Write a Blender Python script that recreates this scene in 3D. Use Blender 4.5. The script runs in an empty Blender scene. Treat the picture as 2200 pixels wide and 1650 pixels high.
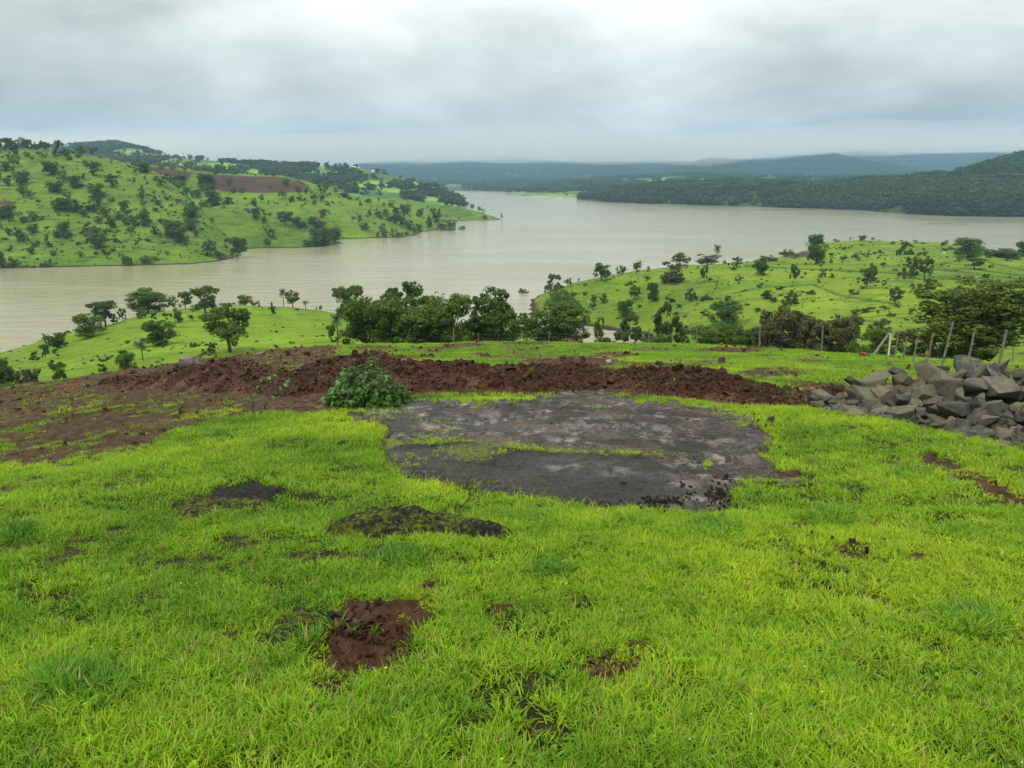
import bpy, bmesh, math, random
import numpy as np
from mathutils import Vector, Matrix, Euler

# ---------------------------------------------------------------- camera, world, sun, exposure
SC = bpy.context.scene
COL = SC.collection
H = 38.0                      # eye height above the lake
F_PX, W_PX, H_PX = 1600.0, 2200.0, 1650.0
PITCH = math.radians(15.8)
SP, CP = math.sin(PITCH), math.cos(PITCH)

cam_d = bpy.data.cameras.new('camera')
cam_d.sensor_fit = 'HORIZONTAL'
cam_d.sensor_width = 36.0
cam_d.lens = 36.0 * F_PX / W_PX
cam_d.clip_start = 0.1
cam_d.clip_end = 30000.0
cam = bpy.data.objects.new('camera', cam_d)
COL.objects.link(cam)
cam.location = (0, 0, H)
cam.rotation_euler = (math.pi / 2 - PITCH, 0, 0)
SC.camera = cam

SUN_EL, SUN_AZ = math.radians(58), math.radians(-150)     # azimuth clockwise from +Y
world = bpy.data.worlds.new('World')
SC.world = world
world.use_nodes = True
SC.view_settings.view_transform = 'Standard'
SC.view_settings.look = 'None'
SC.view_settings.exposure = 0.65
SC.view_settings.gamma = 1.0
SC.view_settings.use_curve_mapping = False
SC.render.engine = 'CYCLES'
cy = SC.cycles
cy.max_bounces = 6
cy.diffuse_bounces = 3
cy.glossy_bounces = 2
cy.transmission_bounces = 3
cy.volume_bounces = 1
cy.transparent_max_bounces = 6
cy.use_denoising = True
cy.sample_clamp_indirect = 4.0

class NT:
    """small helper for node trees"""
    def __init__(s, tree): s.t = tree; s.n = tree.nodes; s.l = tree.links
    def node(s, typ, **kw):
        n = s.n.new(typ)
        for k, v in kw.items():
            if k == 'ins':
                for kk, vv in v.items():
                    sock = n.inputs[kk]
                    if isinstance(vv, bpy.types.NodeSocket): s.l.new(vv, sock)
                    else: sock.default_value = vv
            else: setattr(n, k, v)
        return n
    def math(s, op, a, b=None, c=None, clamp=False):
        n = s.n.new('ShaderNodeMath'); n.operation = op; n.use_clamp = clamp
        for i, v in enumerate((a, b, c)):
            if v is None: continue
            if isinstance(v, bpy.types.NodeSocket): s.l.new(v, n.inputs[i])
            else: n.inputs[i].default_value = v
        return n.outputs[0]
    def mapr(s, v, a, b, c=0.0, d=1.0, smooth=False):
        n = s.n.new('ShaderNodeMapRange')
        if smooth: n.interpolation_type = 'SMOOTHSTEP'
        s.l.new(v, n.inputs[0])
        for i, x in enumerate((a, b, c, d)): n.inputs[i + 1].default_value = x
        return n.outputs[0]
    def mix(s, f, a, b, mode='MIX'):
        n = s.n.new('ShaderNodeMix'); n.data_type = 'RGBA'; n.blend_type = mode
        for i, v in ((0, f), (6, a), (7, b)):
            if isinstance(v, bpy.types.NodeSocket): s.l.new(v, n.inputs[i])
            elif i == 0: n.inputs[0].default_value = v
            else: n.inputs[i].default_value = (*v, 1) if len(v) == 3 else v
        return n.outputs[2]
    def ramp(s, f, stops):
        n = s.n.new('ShaderNodeValToRGB'); e = n.color_ramp.elements
        while len(e) < len(stops): e.new(0.5)
        for q, (p, c) in zip(e, stops):
            q.position = p; q.color = (*c, 1)
        s.l.new(f, n.inputs[0]); return n.outputs[0]
    def noise(s, vec, scale, detail=4, rough=0.55, dist=0.0, dim='3D'):
        n = s.n.new('ShaderNodeTexNoise'); n.noise_dimensions = dim
        if vec is not None: s.l.new(vec, n.inputs['Vector'])
        n.inputs['Scale'].default_value = scale; n.inputs['Detail'].default_value = detail
        n.inputs['Roughness'].default_value = rough; n.inputs['Distortion'].default_value = dist
        return n.outputs[0]
    def mapping(s, vec, scale=(1, 1, 1), loc=(0, 0, 0), rot=(0, 0, 0)):
        n = s.n.new('ShaderNodeMapping'); s.l.new(vec, n.inputs[0])
        n.inputs['Scale'].default_value = scale; n.inputs['Location'].default_value = loc
        n.inputs['Rotation'].default_value = rot
        return n.outputs[0]

CLOUD_OFF = (4.4, 9.9, 8.0)
def build_world():
    g = NT(world.node_tree)
    for n in list(g.n): g.n.remove(n)
    out = g.node('ShaderNodeOutputWorld')
    sky = g.node('ShaderNodeTexSky', sky_type='NISHITA', sun_disc=False,
                 sun_elevation=SUN_EL, sun_rotation=SUN_AZ)
    tc = g.node('ShaderNodeTexCoord')
    d = tc.outputs['Generated']
    sep = g.node('ShaderNodeSeparateXYZ', ins={0: d})
    z = g.math('MAXIMUM', sep.outputs[2], 0.0)
    # project the direction on a cloud deck, so clouds get flatter towards the horizon
    zz = g.math('ADD', z, 0.42)
    px = g.math('DIVIDE', sep.outputs[0], zz)
    py = g.math('DIVIDE', sep.outputs[1], zz)
    v = g.node('ShaderNodeCombineXYZ', ins={0: px, 1: py, 2: g.math('MULTIPLY', z, 2.2)}).outputs[0]
    big = g.noise(g.mapping(v, (1.1, 1.1, 1.3), CLOUD_OFF), 1.0, 2, 0.42, 0.25)
    med = g.noise(g.mapping(v, (2.6, 2.6, 3.6), (2.1, 4.4, 0)), 1.0, 5, 0.55, 0.35)
    fine = g.noise(g.mapping(v, (8.0, 8.0, 13), (9.1, 3.3, 0)), 1.0, 5, 0.55, 0.3)
    st = g.noise(g.mapping(d, (5.5, 5.5, 17.0), (1.0, 0.3, 0.7)), 1.0, 4, 0.5, 0.5)
    low = g.mapr(z, 0.0, 0.15, 1.0, 0.0, True)
    b = g.math('ADD', g.math('MULTIPLY', big, 0.52), g.math('MULTIPLY', med, 0.36))
    b = g.math('ADD', b, g.math('MULTIPLY', fine, 0.10))
    lw = g.math('MULTIPLY', low, 0.45)
    b = g.math('ADD', g.math('MULTIPLY', b, g.math('SUBTRACT', 1.0, lw)), g.math('MULTIPLY', lw, st))
    t = g.mapr(b, 0.385, 0.605, 0.0, 1.0)
    # overcast sky: brighter towards the zenith
    zen = g.mapr(z, 0.0, 0.30, 0.0, 1.0, True)
    lum_lo = g.math('ADD', 0.27, g.math('MULTIPLY', zen, 0.10))
    lum_hi = g.math('ADD', 0.52, g.math('MULTIPLY', zen, 0.28))
    lum = g.math('ADD', lum_lo, g.math('MULTIPLY', t, g.math('SUBTRACT', lum_hi, lum_lo)))
    up = g.mapr(z, 0.33, 0.9, 1.0, 1.95, True)
    lum = g.math('MULTIPLY', g.math('MULTIPLY', lum, up), 1.06)
    tint = g.ramp(t, [(0.0, (0.935, 1.0, 0.955)), (1.0, (0.975, 1.015, 0.985))])
    cl = g.node('ShaderNodeVectorMath', operation='SCALE', ins={0: tint, 'Scale': lum}).outputs[0]
    bg1 = g.node('ShaderNodeBackground', ins={0: sky.outputs[0], 1: 0.08})
    bg2 = g.node('ShaderNodeBackground', ins={0: cl, 1: 1.0})
    mx = g.node('ShaderNodeMixShader', ins={0: 0.98, 1: bg1.outputs[0], 2: bg2.outputs[0]})
    g.l.new(mx.outputs[0], out.inputs[0])
build_world()

sun_d = bpy.data.lights.new('sun', 'SUN')
sun_d.energy = 1.5
sun_d.angle = math.radians(10)
sun_d.color = (1.0, 0.93, 0.78)
sun = bpy.data.objects.new('sun', sun_d)
COL.objects.link(sun)
sd = Vector((math.sin(SUN_AZ) * math.cos(SUN_EL), math.cos(SUN_AZ) * math.cos(SUN_EL), math.sin(SUN_EL)))
sun.rotation_euler = sd.to_track_quat('Z', 'Y').to_euler()

# ---------------------------------------------------------------- general helpers
def tag(o, label=None, cat=None, group=None, kind=None):
    if label: o['label'] = label
    if cat: o['category'] = cat
    if group: o['group'] = group
    if kind: o['kind'] = kind
    return o

def mesh_np(name, V, F, mats=(), smooth=True, attrs=None, fmat=None, color_attrs=None):
    """V (n,3); F int array (m,3|4) or list of such arrays"""
    me = bpy.data.meshes.new(name)
    Fs = F if isinstance(F, list) else [F]
    Fs = [np.asarray(f, dtype=np.int32) for f in Fs if len(f)]
    V = np.asarray(V, dtype=np.float32)
    me.vertices.add(len(V)); me.vertices.foreach_set('co', V.ravel())
    if Fs:
        loops = np.concatenate([f.ravel() for f in Fs])
        tot = np.concatenate([np.full(len(f), f.shape[1], np.int32) for f in Fs])
        st = np.concatenate([[0], np.cumsum(tot)[:-1]]).astype(np.int32)
        me.loops.add(len(loops)); me.loops.foreach_set('vertex_index', loops)
        me.polygons.add(len(tot)); me.polygons.foreach_set('loop_start', st)
        me.polygons.foreach_set('loop_total', tot)
        me.polygons.foreach_set('use_smooth', np.full(len(tot), smooth, bool))
        if fmat is not None: me.polygons.foreach_set('material_index', np.asarray(fmat, np.int32))
    for m in mats: me.materials.append(m)
    for k, a in (attrs or {}).items():
        a = np.asarray(a)
        if a.ndim == 2:
            at = me.attributes.new(k, 'FLOAT_VECTOR', 'POINT'); at.data.foreach_set('vector', a.astype(np.float32).ravel())
        elif a.dtype.kind == 'i':
            at = me.attributes.new(k, 'INT', 'POINT'); at.data.foreach_set('value', a.astype(np.int32))
        else:
            at = me.attributes.new(k, 'FLOAT', 'POINT'); at.data.foreach_set('value', a.astype(np.float32))
    me.update(calc_edges=True)
    me.validate()
    return me

def link(name, data, loc=(0, 0, 0), parent=None, rot=None, scale=None):
    o = bpy.data.objects.new(name, data)
    COL.objects.link(o)
    o.location = loc
    if rot is not None: o.rotation_euler = rot
    if scale is not None: o.scale = scale
    if parent: o.parent = parent
    return o

def grid_faces(r, c):
    i = np.arange(r - 1)[:, None] * c + np.arange(c - 1)[None, :]
    i = i.ravel()
    return np.stack([i, i + 1, i + c + 1, i + c], 1)

# value noise ----------------------------------------------------------------
def _hash(i, j, seed):
    n = (i.astype(np.int64) * 374761393 + j.astype(np.int64) * 668265263 + seed * 1274126177) & 0xffffffff
    n = ((n ^ (n >> 13)) * 1274126177) & 0xffffffff
    n = n ^ (n >> 16)
    return (n & 0xffff) / 65535.0
def vnoise(x, y, seed=0):
    xi, yi = np.floor(x), np.floor(y)
    fx, fy = x - xi, y - yi
    fx = fx * fx * (3 - 2 * fx); fy = fy * fy * (3 - 2 * fy)
    a = _hash(xi, yi, seed); b = _hash(xi + 1, yi, seed); c = _hash(xi, yi + 1, seed); d = _hash(xi + 1, yi + 1, seed)
    return (a + (b - a) * fx) * (1 - fy) + (c + (d - c) * fx) * fy
def fbm(x, y, oct=4, seed=0, gain=0.5):
    s = 0; a = 1; t = 0
    for k in range(oct):
        s = s + a * (vnoise(x, y, seed + k * 17) - 0.5) * 2
        t += a; a *= gain; x = x * 2.03 + 11.3; y = y * 2.03 + 5.7
    return s / t

# picture <-> world ----------------------------------------------------------
def ray(px, py):
    px = np.asarray(px, float); py = np.asarray(py, float)
    u = (px - 1100) / F_PX; v = (825 - py) / F_PX
    return u, CP + v * SP, -SP + v * CP
def at(px, py, Y):
    dx, dy, dz = ray(px, py)
    t = Y / dy
    return np.array([dx * t, Y + 0 * t, H + dz * t])
def waterY(px, py, z=0.0):
    dx, dy, dz = ray(px, py)
    return (z - H) / dz * dy
def proj(P):
    P = np.asarray(P, float)
    x, y, z = P[..., 0], P[..., 1], P[..., 2] - H
    dep = np.maximum(y * CP - z * SP, 1e-3)
    up = y * SP + z * CP
    return 1100 + F_PX * x / dep, 825 - F_PX * up / dep

def pchip(xk, yk, x):
    """xk,yk (N,K), x (N,) -> (N,)  monotone cubic"""
    h = np.diff(xk, axis=1); d = np.diff(yk, axis=1) / h
    m = np.zeros_like(yk)
    d0, d1 = d[:, :-1], d[:, 1:]; h0, h1 = h[:, :-1], h[:, 1:]
    w1 = 2 * h1 + h0; w2 = h1 + 2 * h0
    same = d0 * d1 > 0
    with np.errstate(divide='ignore', invalid='ignore'):
        mm = (w1 + w2) / (w1 / d0 + w2 / d1)
    m[:, 1:-1] = np.where(same, mm, 0.0)
    m[:, 0] = d[:, 0]; m[:, -1] = d[:, -1]
    K = xk.shape[1]
    idx = np.clip((x[:, None] >= xk).sum(1) - 1, 0, K - 2)
    r = np.arange(len(x))
    x0 = xk[r, idx]; hh = h[r, idx]; t = np.clip((x - x0) / hh, 0, 1)
    y0, y1 = yk[r, idx], yk[r, idx + 1]; m0, m1 = m[r, idx] * hh, m[r, idx + 1] * hh
    t2, t3 = t * t, t * t * t
    return (2 * t3 - 3 * t2 + 1) * y0 + (t3 - 2 * t2 + t) * m0 + (-2 * t3 + 3 * t2) * y1 + (t3 - t2) * m1

class Sheet:
    """a landform lofted through contour lines that run from left to right, one behind the other.
    A line is a list of (px, py, Y) or (px, None, Y, z): seen points of the photograph with a distance."""
    def __init__(s, lines, cmin, cmax, y0=0.0, smooth=0.03, noise=None):
        s.y0 = y0; s.cmin = cmin; s.cmax = cmax; s.noise = noise
        cg = np.linspace(cmin, cmax, 500); s.cg = cg
        s.LY = []; s.LZ = []
        kw = max(1, int(smooth / (cg[1] - cg[0])))
        ker = np.hanning(2 * kw + 3); ker /= ker.sum()
        for L in lines:
            c = []; Y = []; Z = []
            for p in L:
                if len(p) == 4:
                    px, _, yy, z = p
                    x = (px - 1100) / F_PX * yy / CP * 0.98
                else:
                    px, py, yy = p
                    if yy == 'w': yy = float(waterY(px, py, -0.15))
                    q = at(px, py, yy); x, z = q[0], q[2]
                c.append(x / (yy + y0)); Y.append(yy); Z.append(z)
            o = np.argsort(c); c = np.array(c)[o]; Y = np.array(Y)[o]; Z = np.array(Z)[o]
            yy = np.interp(cg, c, Y); zz = np.interp(cg, c, Z)
            pad = kw + 1
            yy = np.convolve(np.pad(yy, pad, 'edge'), ker, 'valid'); zz = np.convolve(np.pad(zz, pad, 'edge'), ker, 'valid')
            s.LY.append(yy); s.LZ.append(zz)
        s.LY = np.array(s.LY); s.LZ = np.array(s.LZ)          # (K,500)
        for k in range(1, len(s.LY)): s.LY[k] = np.maximum(s.LY[k], s.LY[k - 1] * 1.005 + 0.02)
    def knots(s, c):
        return (np.stack([np.interp(c, s.cg, l) for l in s.LY], 1), np.stack([np.interp(c, s.cg, l) for l in s.LZ], 1))
    def z(s, X, Y):
        X = np.atleast_1d(np.asarray(X, float)); Y = np.atleast_1d(np.asarray(Y, float))
        sh = X.shape; X = X.ravel(); Y = Y.ravel()
        c = X / (Y + s.y0)
        yk, zk = s.knots(c)
        z = pchip(yk, zk, Y)
        if s.noise: z = z + s.noise(X, Y)
        return z.reshape(sh)
    def find(s, px, py, ya=None, yb=None):
        dx, dy, dz = ray(px, py)
        Y0 = ya or max(0.5, float(s.LY[0].min())); Y1 = yb or float(s.LY[-1].max())
        Ys = np.geomspace(Y0, Y1, 700)
        X = dx / dy * Ys
        zr = H + dz / dy * Ys
        c = X / (Ys + s.y0); yk, _ = s.knots(c)
        inside = (Ys >= yk[:, 0]) & (Ys <= yk[:, -1])
        zs = s.z(X, Ys)
        below = inside & (zr <= zs)
        if below.any():
            i = int(np.argmax(below)); Y = Ys[max(i, 0)]
        else:                                    # grazing a silhouette: closest approach
            dd = np.where(inside, zr - zs, 1e9) / Ys; i = int(np.argmin(dd)); Y = Ys[i]
        x = float(dx / dy * Y)
        return x, float(Y), float(s.z(x, Y)[0])
    def mesh(s, name, nc, sub, mats, attr_fn=None, bias=None):
        """sub: number of rows between successive lines"""
        cs = np.linspace(s.cmin, s.cmax, nc)
        yk, zk = s.knots(cs)
        rows = []
        for k in range(yk.shape[1] - 1):
            n = sub[k] if isinstance(sub, (list, tuple)) else sub
            for j in range(n):
                t = j / n
                rows.append(yk[:, k] + (yk[:, k + 1] - yk[:, k]) * t)
        rows.append(yk[:, -1])
        Y = np.array(rows); C = np.broadcast_to(cs, Y.shape); X = C * (Y + s.y0)
        Z = s.z(X, Y)
        V = np.stack([X, Y, Z], -1).reshape(-1, 3)
        at_ = attr_fn(V) if attr_fn else None
        if at_ and 'dz' in at_:
            V[:, 2] += at_.pop('dz')
        return mesh_np(name, V, grid_faces(*Y.shape), mats, True, at_)
    def sample(s, n, rng, k0=0, k1=None, cm=None, dens=None):
        """random points on the sheet, even per ground area"""
        k1 = k1 if k1 is not None else len(s.LY) - 1
        out = []
        tot = 0
        while tot < n:
            m = n * 3
            c = rng.uniform(*(cm or (max(s.cmin, -.97), min(s.cmax, 1.15))), m); yk, _ = s.knots(c)
            a, b = yk[:, k0], yk[:, k1]
            Y = a + (b - a) * rng.random(m)
            w = (b - a) * (Y + s.y0); keep = rng.random(m) < w / w.max()
            X = c * (Y + s.y0)
            if dens is not None: keep &= rng.random(m) < dens(X, Y)
            X = X[keep]; Y = Y[keep]
            out.append(np.stack([X, Y], 1)); tot += len(X)
            if len(out) > 40: break
        P = np.concatenate(out)[:n]
        return np.column_stack([P, s.z(P[:, 0], P[:, 1])])

def poly_mask(px, py, poly):
    """inside test for arrays"""
    px = np.asarray(px); py = np.asarray(py); ins = np.zeros(px.shape, bool)
    n = len(poly); j = n - 1
    for i in range(n):
        xi, yi = poly[i]; xj, yj = poly[j]
        if yi != yj:
            cond = ((yi > py) != (yj > py)) & (px < (xj - xi) * (py - yi) / (yj - yi) + xi)
            ins ^= cond
        j = i
    return ins
def poly_dist(px, py, poly, closed=True):
    """distance in picture units to the outline"""
    best = np.full(np.shape(px), 1e9)
    n = len(poly)
    for i in range(n if closed else n - 1):
        x0, y0 = poly[i]; x1, y1 = poly[(i + 1) % n]
        vx, vy = x1 - x0, y1 - y0; L = vx * vx + vy * vy + 1e-9
        t = np.clip(((px - x0) * vx + (py - y0) * vy) / L, 0, 1)
        d = np.hypot(px - (x0 + t * vx), py - (y0 + t * vy)); best = np.minimum(best, d)
    return best
def smooth01(x, a, b):
    t = np.clip((x - a) / (b - a), 0, 1); return t * t * (3 - 2 * t)

# scattering with geometry nodes ----------------------------------------------
def scatter(name, templates, P, rot, scl, idx, hue, kind='stuff', label=None, cat=None, rnd=None):
    """one object whose points carry instances of the template meshes"""
    tc = bpy.data.collections.new(name + '_kinds')
    for i, t in enumerate(templates):
        o = bpy.data.objects.new('%s_%02d' % (name, i), t); tc.objects.link(o)
    me = mesh_np(name, P, [], attrs={'rot': rot, 'scl': scl if np.ndim(scl) == 2 else np.repeat(np.asarray(scl)[:, None], 3, 1),
                                     'idx': np.asarray(idx, np.int32), 'hue': hue})
    o = link(name, me)
    tree = bpy.data.node_groups.new(name, 'GeometryNodeTree')
    tree.interface.new_socket('Geometry', in_out='INPUT', socket_type='NodeSocketGeometry')
    tree.interface.new_socket('Geometry', in_out='OUTPUT', socket_type='NodeSocketGeometry')
    n = tree.nodes; l = tree.links
    gi = n.new('NodeGroupInput'); go = n.new('NodeGroupOutput')
    ci = n.new('GeometryNodeCollectionInfo'); ci.inputs[0].default_value = tc
    ci.inputs['Separate Children'].default_value = True; ci.inputs['Reset Children'].default_value = True
    ip = n.new('GeometryNodeInstanceOnPoints')
    l.new(gi.outputs[0], ip.inputs['Points']); l.new(ci.outputs[0], ip.inputs['Instance'])
    ip.inputs['Pick Instance'].default_value = True
    def attr(nm, typ):
        a = n.new('GeometryNodeInputNamedAttribute'); a.data_type = typ; a.inputs[0].default_value = nm
        return [x for x in a.outputs if x.enabled and x.name == 'Attribute'][0]
    l.new(attr('idx', 'INT'), ip.inputs['Instance Index'])
    l.new(attr('rot', 'FLOAT_VECTOR'), ip.inputs['Rotation'])
    l.new(attr('scl', 'FLOAT_VECTOR'), ip.inputs['Scale'])
    l.new(ip.outputs[0], go.inputs[0])
    md = o.modifiers.new('scatter', 'NODES'); md.node_group = tree
    tag(o, label, cat, kind=kind)
    return o

# ---------------------------------------------------------------- materials
def new_mat(name):
    m = bpy.data.materials.new(name); m.use_nodes = True
    g = NT(m.node_tree)
    for n in list(g.n): g.n.remove(n)
    out = g.node('ShaderNodeOutputMaterial')
    return m, g, out
def bsdf(g, out, color, rough=0.8, spec=0.3, normal=None, **kw):
    b = g.node('ShaderNodeBsdfPrincipled')
    for k, v in (('Base Color', color), ('Roughness', rough), ('Specular IOR Level', spec)):
        if isinstance(v, bpy.types.NodeSocket): g.l.new(v, b.inputs[k])
        else: b.inputs[k].default_value = (*v, 1) if isinstance(v, tuple) else v
    if normal is not None: g.l.new(normal, b.inputs['Normal'])
    for k, v in kw.items(): b.inputs[k].default_value = v
    if out: g.l.new(b.outputs[0], out.inputs[0])
    return b
def bump(g, h, dist, strength=1.0, normal=None):
    n = g.node('ShaderNodeBump', ins={'Strength': strength, 'Distance': dist, 'Height': h})
    if normal is not None: g.l.new(normal, n.inputs['Normal'])
    return n.outputs[0]
def pos(g): return g.node('ShaderNodeNewGeometry').outputs['Position']
def vattr(g, name, typ='GEOMETRY'):
    return g.node('ShaderNodeAttribute', attribute_name=name, attribute_type=typ).outputs['Fac']

def mat_leaf(name, dark, light, trans=0.3, brown=None, inst=False, sheen=0.12):
    m, g, out = new_mat(name)
    oi = g.node('ShaderNodeObjectInfo')
    lr = vattr(g, 'leaf')
    rnd = vattr(g, 'hue', 'INSTANCER') if inst else oi.outputs['Random']
    f = g.math('ADD', g.math('MULTIPLY', rnd, 0.42), g.math('MULTIPLY', lr, 0.58))
    c = g.ramp(f, [(0.0, dark), (1.0, light)])
    if brown:
        c = g.mix(g.mapr(g.noise(g.node('ShaderNodeTexCoord').outputs['Object'], 2.2, 2), 0.42, 0.62), c, brown)
    b = bsdf(g, None, c, 0.5, sheen)
    t = g.node('ShaderNodeBsdfTranslucent')
    tc = g.mix(1.0, c, (1.1, 1.25, 0.5), 'MULTIPLY'); g.l.new(tc, t.inputs[0])
    mx = g.node('ShaderNodeMixShader', ins={0: trans, 1: b.outputs[0], 2: t.outputs[0]})
    g.l.new(mx.outputs[0], out.inputs[0])
    return m
M_LEAF = mat_leaf('tree_leaves', (0.034, 0.070, 0.012), (0.130, 0.200, 0.026))
M_LEAF_FRESH = mat_leaf('fresh_leaves', (0.05, 0.11, 0.018), (0.16, 0.25, 0.04), 0.35)
M_LEAF_BROWN = mat_leaf('rusty_leaves', (0.045, 0.062, 0.018), (0.115, 0.125, 0.035), brown=(0.125, 0.095, 0.038))
M_LEAF_TAN = mat_leaf('olive_brown_leaves', (0.05, 0.062, 0.02), (0.14, 0.145, 0.05), brown=(0.10, 0.105, 0.04))
M_LEAF_OLIVE = mat_leaf('olive_leaves', (0.045, 0.072, 0.02), (0.13, 0.165, 0.045))
M_LEAF_BIG = mat_leaf('dark_glossy_leaves', (0.024, 0.042, 0.010), (0.125, 0.165, 0.026))
M_PALM = mat_leaf('palm_leaves', (0.035, 0.07, 0.02), (0.12, 0.17, 0.045))
M_FOREST = mat_leaf('forest_leaves', (0.028, 0.055, 0.016), (0.085, 0.14, 0.03), inst=True)
M_SHRUB = mat_leaf('shrub_leaves', (0.022, 0.062, 0.012), (0.075, 0.165, 0.026), 0.25, sheen=0.22)
M_SHRUB_L = mat_leaf('pale_shrub_leaves', (0.06, 0.2, 0.02), (0.13, 0.32, 0.03), 0.35, sheen=0.45)

def mat_bark():
    m, g, out = new_mat('bark')
    p = g.node('ShaderNodeTexCoord').outputs['Object']
    n = g.noise(g.mapping(p, (1, 1, 0.25)), 24, 4)
    c = g.ramp(n, [(0.3, (0.035, 0.028, 0.02)), (0.7, (0.12, 0.095, 0.07))])
    bsdf(g, out, c, 0.9, 0.2, bump(g, n, 0.02))
    return m
M_BARK = mat_bark()
def mat_plain(name, c1, c2, scale=8, rough=0.85, bd=0.01, spec=0.25):
    m, g, out = new_mat(name)
    p = g.node('ShaderNodeTexCoord').outputs['Object']
    n = g.noise(p, scale, 6, 0.6)
    bsdf(g, out, g.ramp(n, [(0.3, c1), (0.7, c2)]), rough, spec, bump(g, n, bd))
    return m
M_POST = mat_plain('weathered_stone_post', (0.085, 0.08, 0.065), (0.225, 0.21, 0.175), 14, 0.9, 0.008)
M_WHITEPOST = mat_plain('white_painted_post', (0.42, 0.42, 0.40), (0.72, 0.71, 0.68), 9, 0.8, 0.004)
M_WIRE = mat_plain('rusty_wire', (0.10, 0.08, 0.07), (0.2, 0.19, 0.18), 30, 0.6, 0.001)
M_BAREWOOD = mat_plain('grey_bare_wood', (0.07, 0.07, 0.06), (0.17, 0.165, 0.15), 6, 0.9, 0.01)

GRASS_LO, GRASS_HI = (0.050, 0.108, 0.010), (0.158, 0.250, 0.018)

def mat_hill(name, lo=GRASS_LO, hi=GRASS_HI, streak=0.9, k=1.0, soilcol=(0.058, 0.036, 0.026), dk=(0.035, 0.075, 0.012)):
    """grazed hillside: bright turf with darker tufts, thin terrace lines, mud at the waterline"""
    m, g, out = new_mat(name)
    p = pos(g)
    n1 = g.noise(p, 0.012 * k, 3, 0.5)
    n2 = g.noise(p, 0.09 * k, 5, 0.6)
    n3 = g.noise(p, 1.1 * k, 6, 0.68)
    wob = g.mapping(p, (0.07 * k, 0.24 * k, 0.7 * k))
    n4 = g.noise(wob, 1.0, 6, 0.62, 0.6)
    f = g.math('ADD', g.math('MULTIPLY', n1, 0.7), g.math('MULTIPLY', n2, 0.6))
    f = g.mapr(g.math('ADD', f, g.math('MULTIPLY', n3, 0.45)), 0.66, 1.06)
    c = g.mix(f, lo, hi)
    tuft = g.mapr(n3, 0.53, 0.66)
    c = g.mix(g.math('MULTIPLY', tuft, 0.85), c, dk)
    line = g.mapr(n4, 0.54, 0.64)
    c = g.mix(g.math('MULTIPLY', line, streak), c, dk)
    soil = vattr(g, 'soil')
    sm = g.mapr(g.math('ADD', soil, g.math('MULTIPLY', g.math('SUBTRACT', n3, 0.5), 0.7)), 0.4, 0.6)
    sc = g.mix(g.mapr(g.noise(g.mapping(p, (0.15, 0.15, 2.2)), 1.0, 5, 0.6), 0.35, 0.65), soilcol, tuple(x * 1.6 for x in soilcol))
    c = g.mix(sm, c, sc)
    c = g.mix(g.math('MULTIPLY', vattr(g, 'line'), g.mapr(n3, 0.3, 0.55, 0.6, 1.0)), c, dk)
    z = g.node('ShaderNodeSeparateXYZ', ins={0: p}).outputs[2]
    mud = g.mapr(g.math('ADD', z, g.math('MULTIPLY', g.math('SUBTRACT', n2, 0.5), 0.6)), 0.25, 0.55, 1.0, 0.0)
    c = g.mix(mud, c, (0.035, 0.028, 0.016))
    h = g.math('ADD', g.math('MULTIPLY', n3, 0.5), g.math('MULTIPLY', n4, -0.7))
    bsdf(g, out, c, 0.9, 0.15, bump(g, h, 0.8))
    return m
M_HILL = mat_hill('hillside_turf')
M_HILL_R = mat_hill('hillside_turf_pasture', (0.072, 0.135, 0.010), (0.215, 0.300, 0.018), 0.75, 1.6)
M_HILL_K = mat_hill('knoll_turf', (0.085, 0.165, 0.010), (0.225, 0.345, 0.018), 0.55, 2.2)

def mat_far(name, lo, hi, green, k=1.0, gth=(0.55, 0.64)):
    """distant wooded slopes: dark woodland with meadows"""
    m, g, out = new_mat(name)
    p = pos(g)
    n1 = g.noise(g.mapping(p, (1, 1, 1)), 0.006 * k, 5, 0.6)
    n2 = g.noise(p, 0.06 * k, 6, 0.7)
    c = g.mix(g.mapr(n2, 0.35, 0.65), lo, hi)
    me = g.mapr(n1, *gth)
    c = g.mix(me, c, green)
    bsdf(g, out, c, 0.95, 0.1, bump(g, n2, 5.0 / k))
    return m
M_FARC = mat_far('wooded_ridge_ground', (0.05, 0.09, 0.02), (0.09, 0.16, 0.03), (0.2, 0.34, 0.04), 1.6, (0.46, 0.56))
M_FARD = mat_far('wooded_shore_ground', (0.03, 0.05, 0.018), (0.07, 0.12, 0.03), (0.13, 0.22, 0.04), 1.5, (0.56, 0.66))
M_FARE = mat_far('distant_slope_ground', (0.03, 0.055, 0.025), (0.06, 0.1, 0.035), (0.17, 0.27, 0.06), 1.0, (0.52, 0.60))
M_MOUNT = mat_far('mountain_ground', (0.028, 0.05, 0.035), (0.055, 0.085, 0.04), (0.10, 0.15, 0.05), 0.45, (0.58, 0.70))

# ---------------------------------------------------------------- landforms
def hill_noise(a1, s1, a2, s2, seed):
    return lambda X, Y: a1 * fbm(X / s1, Y / s1, 3, seed) + a2 * fbm(X / s2, Y / (s2 * 0.5), 3, seed + 5)

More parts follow.
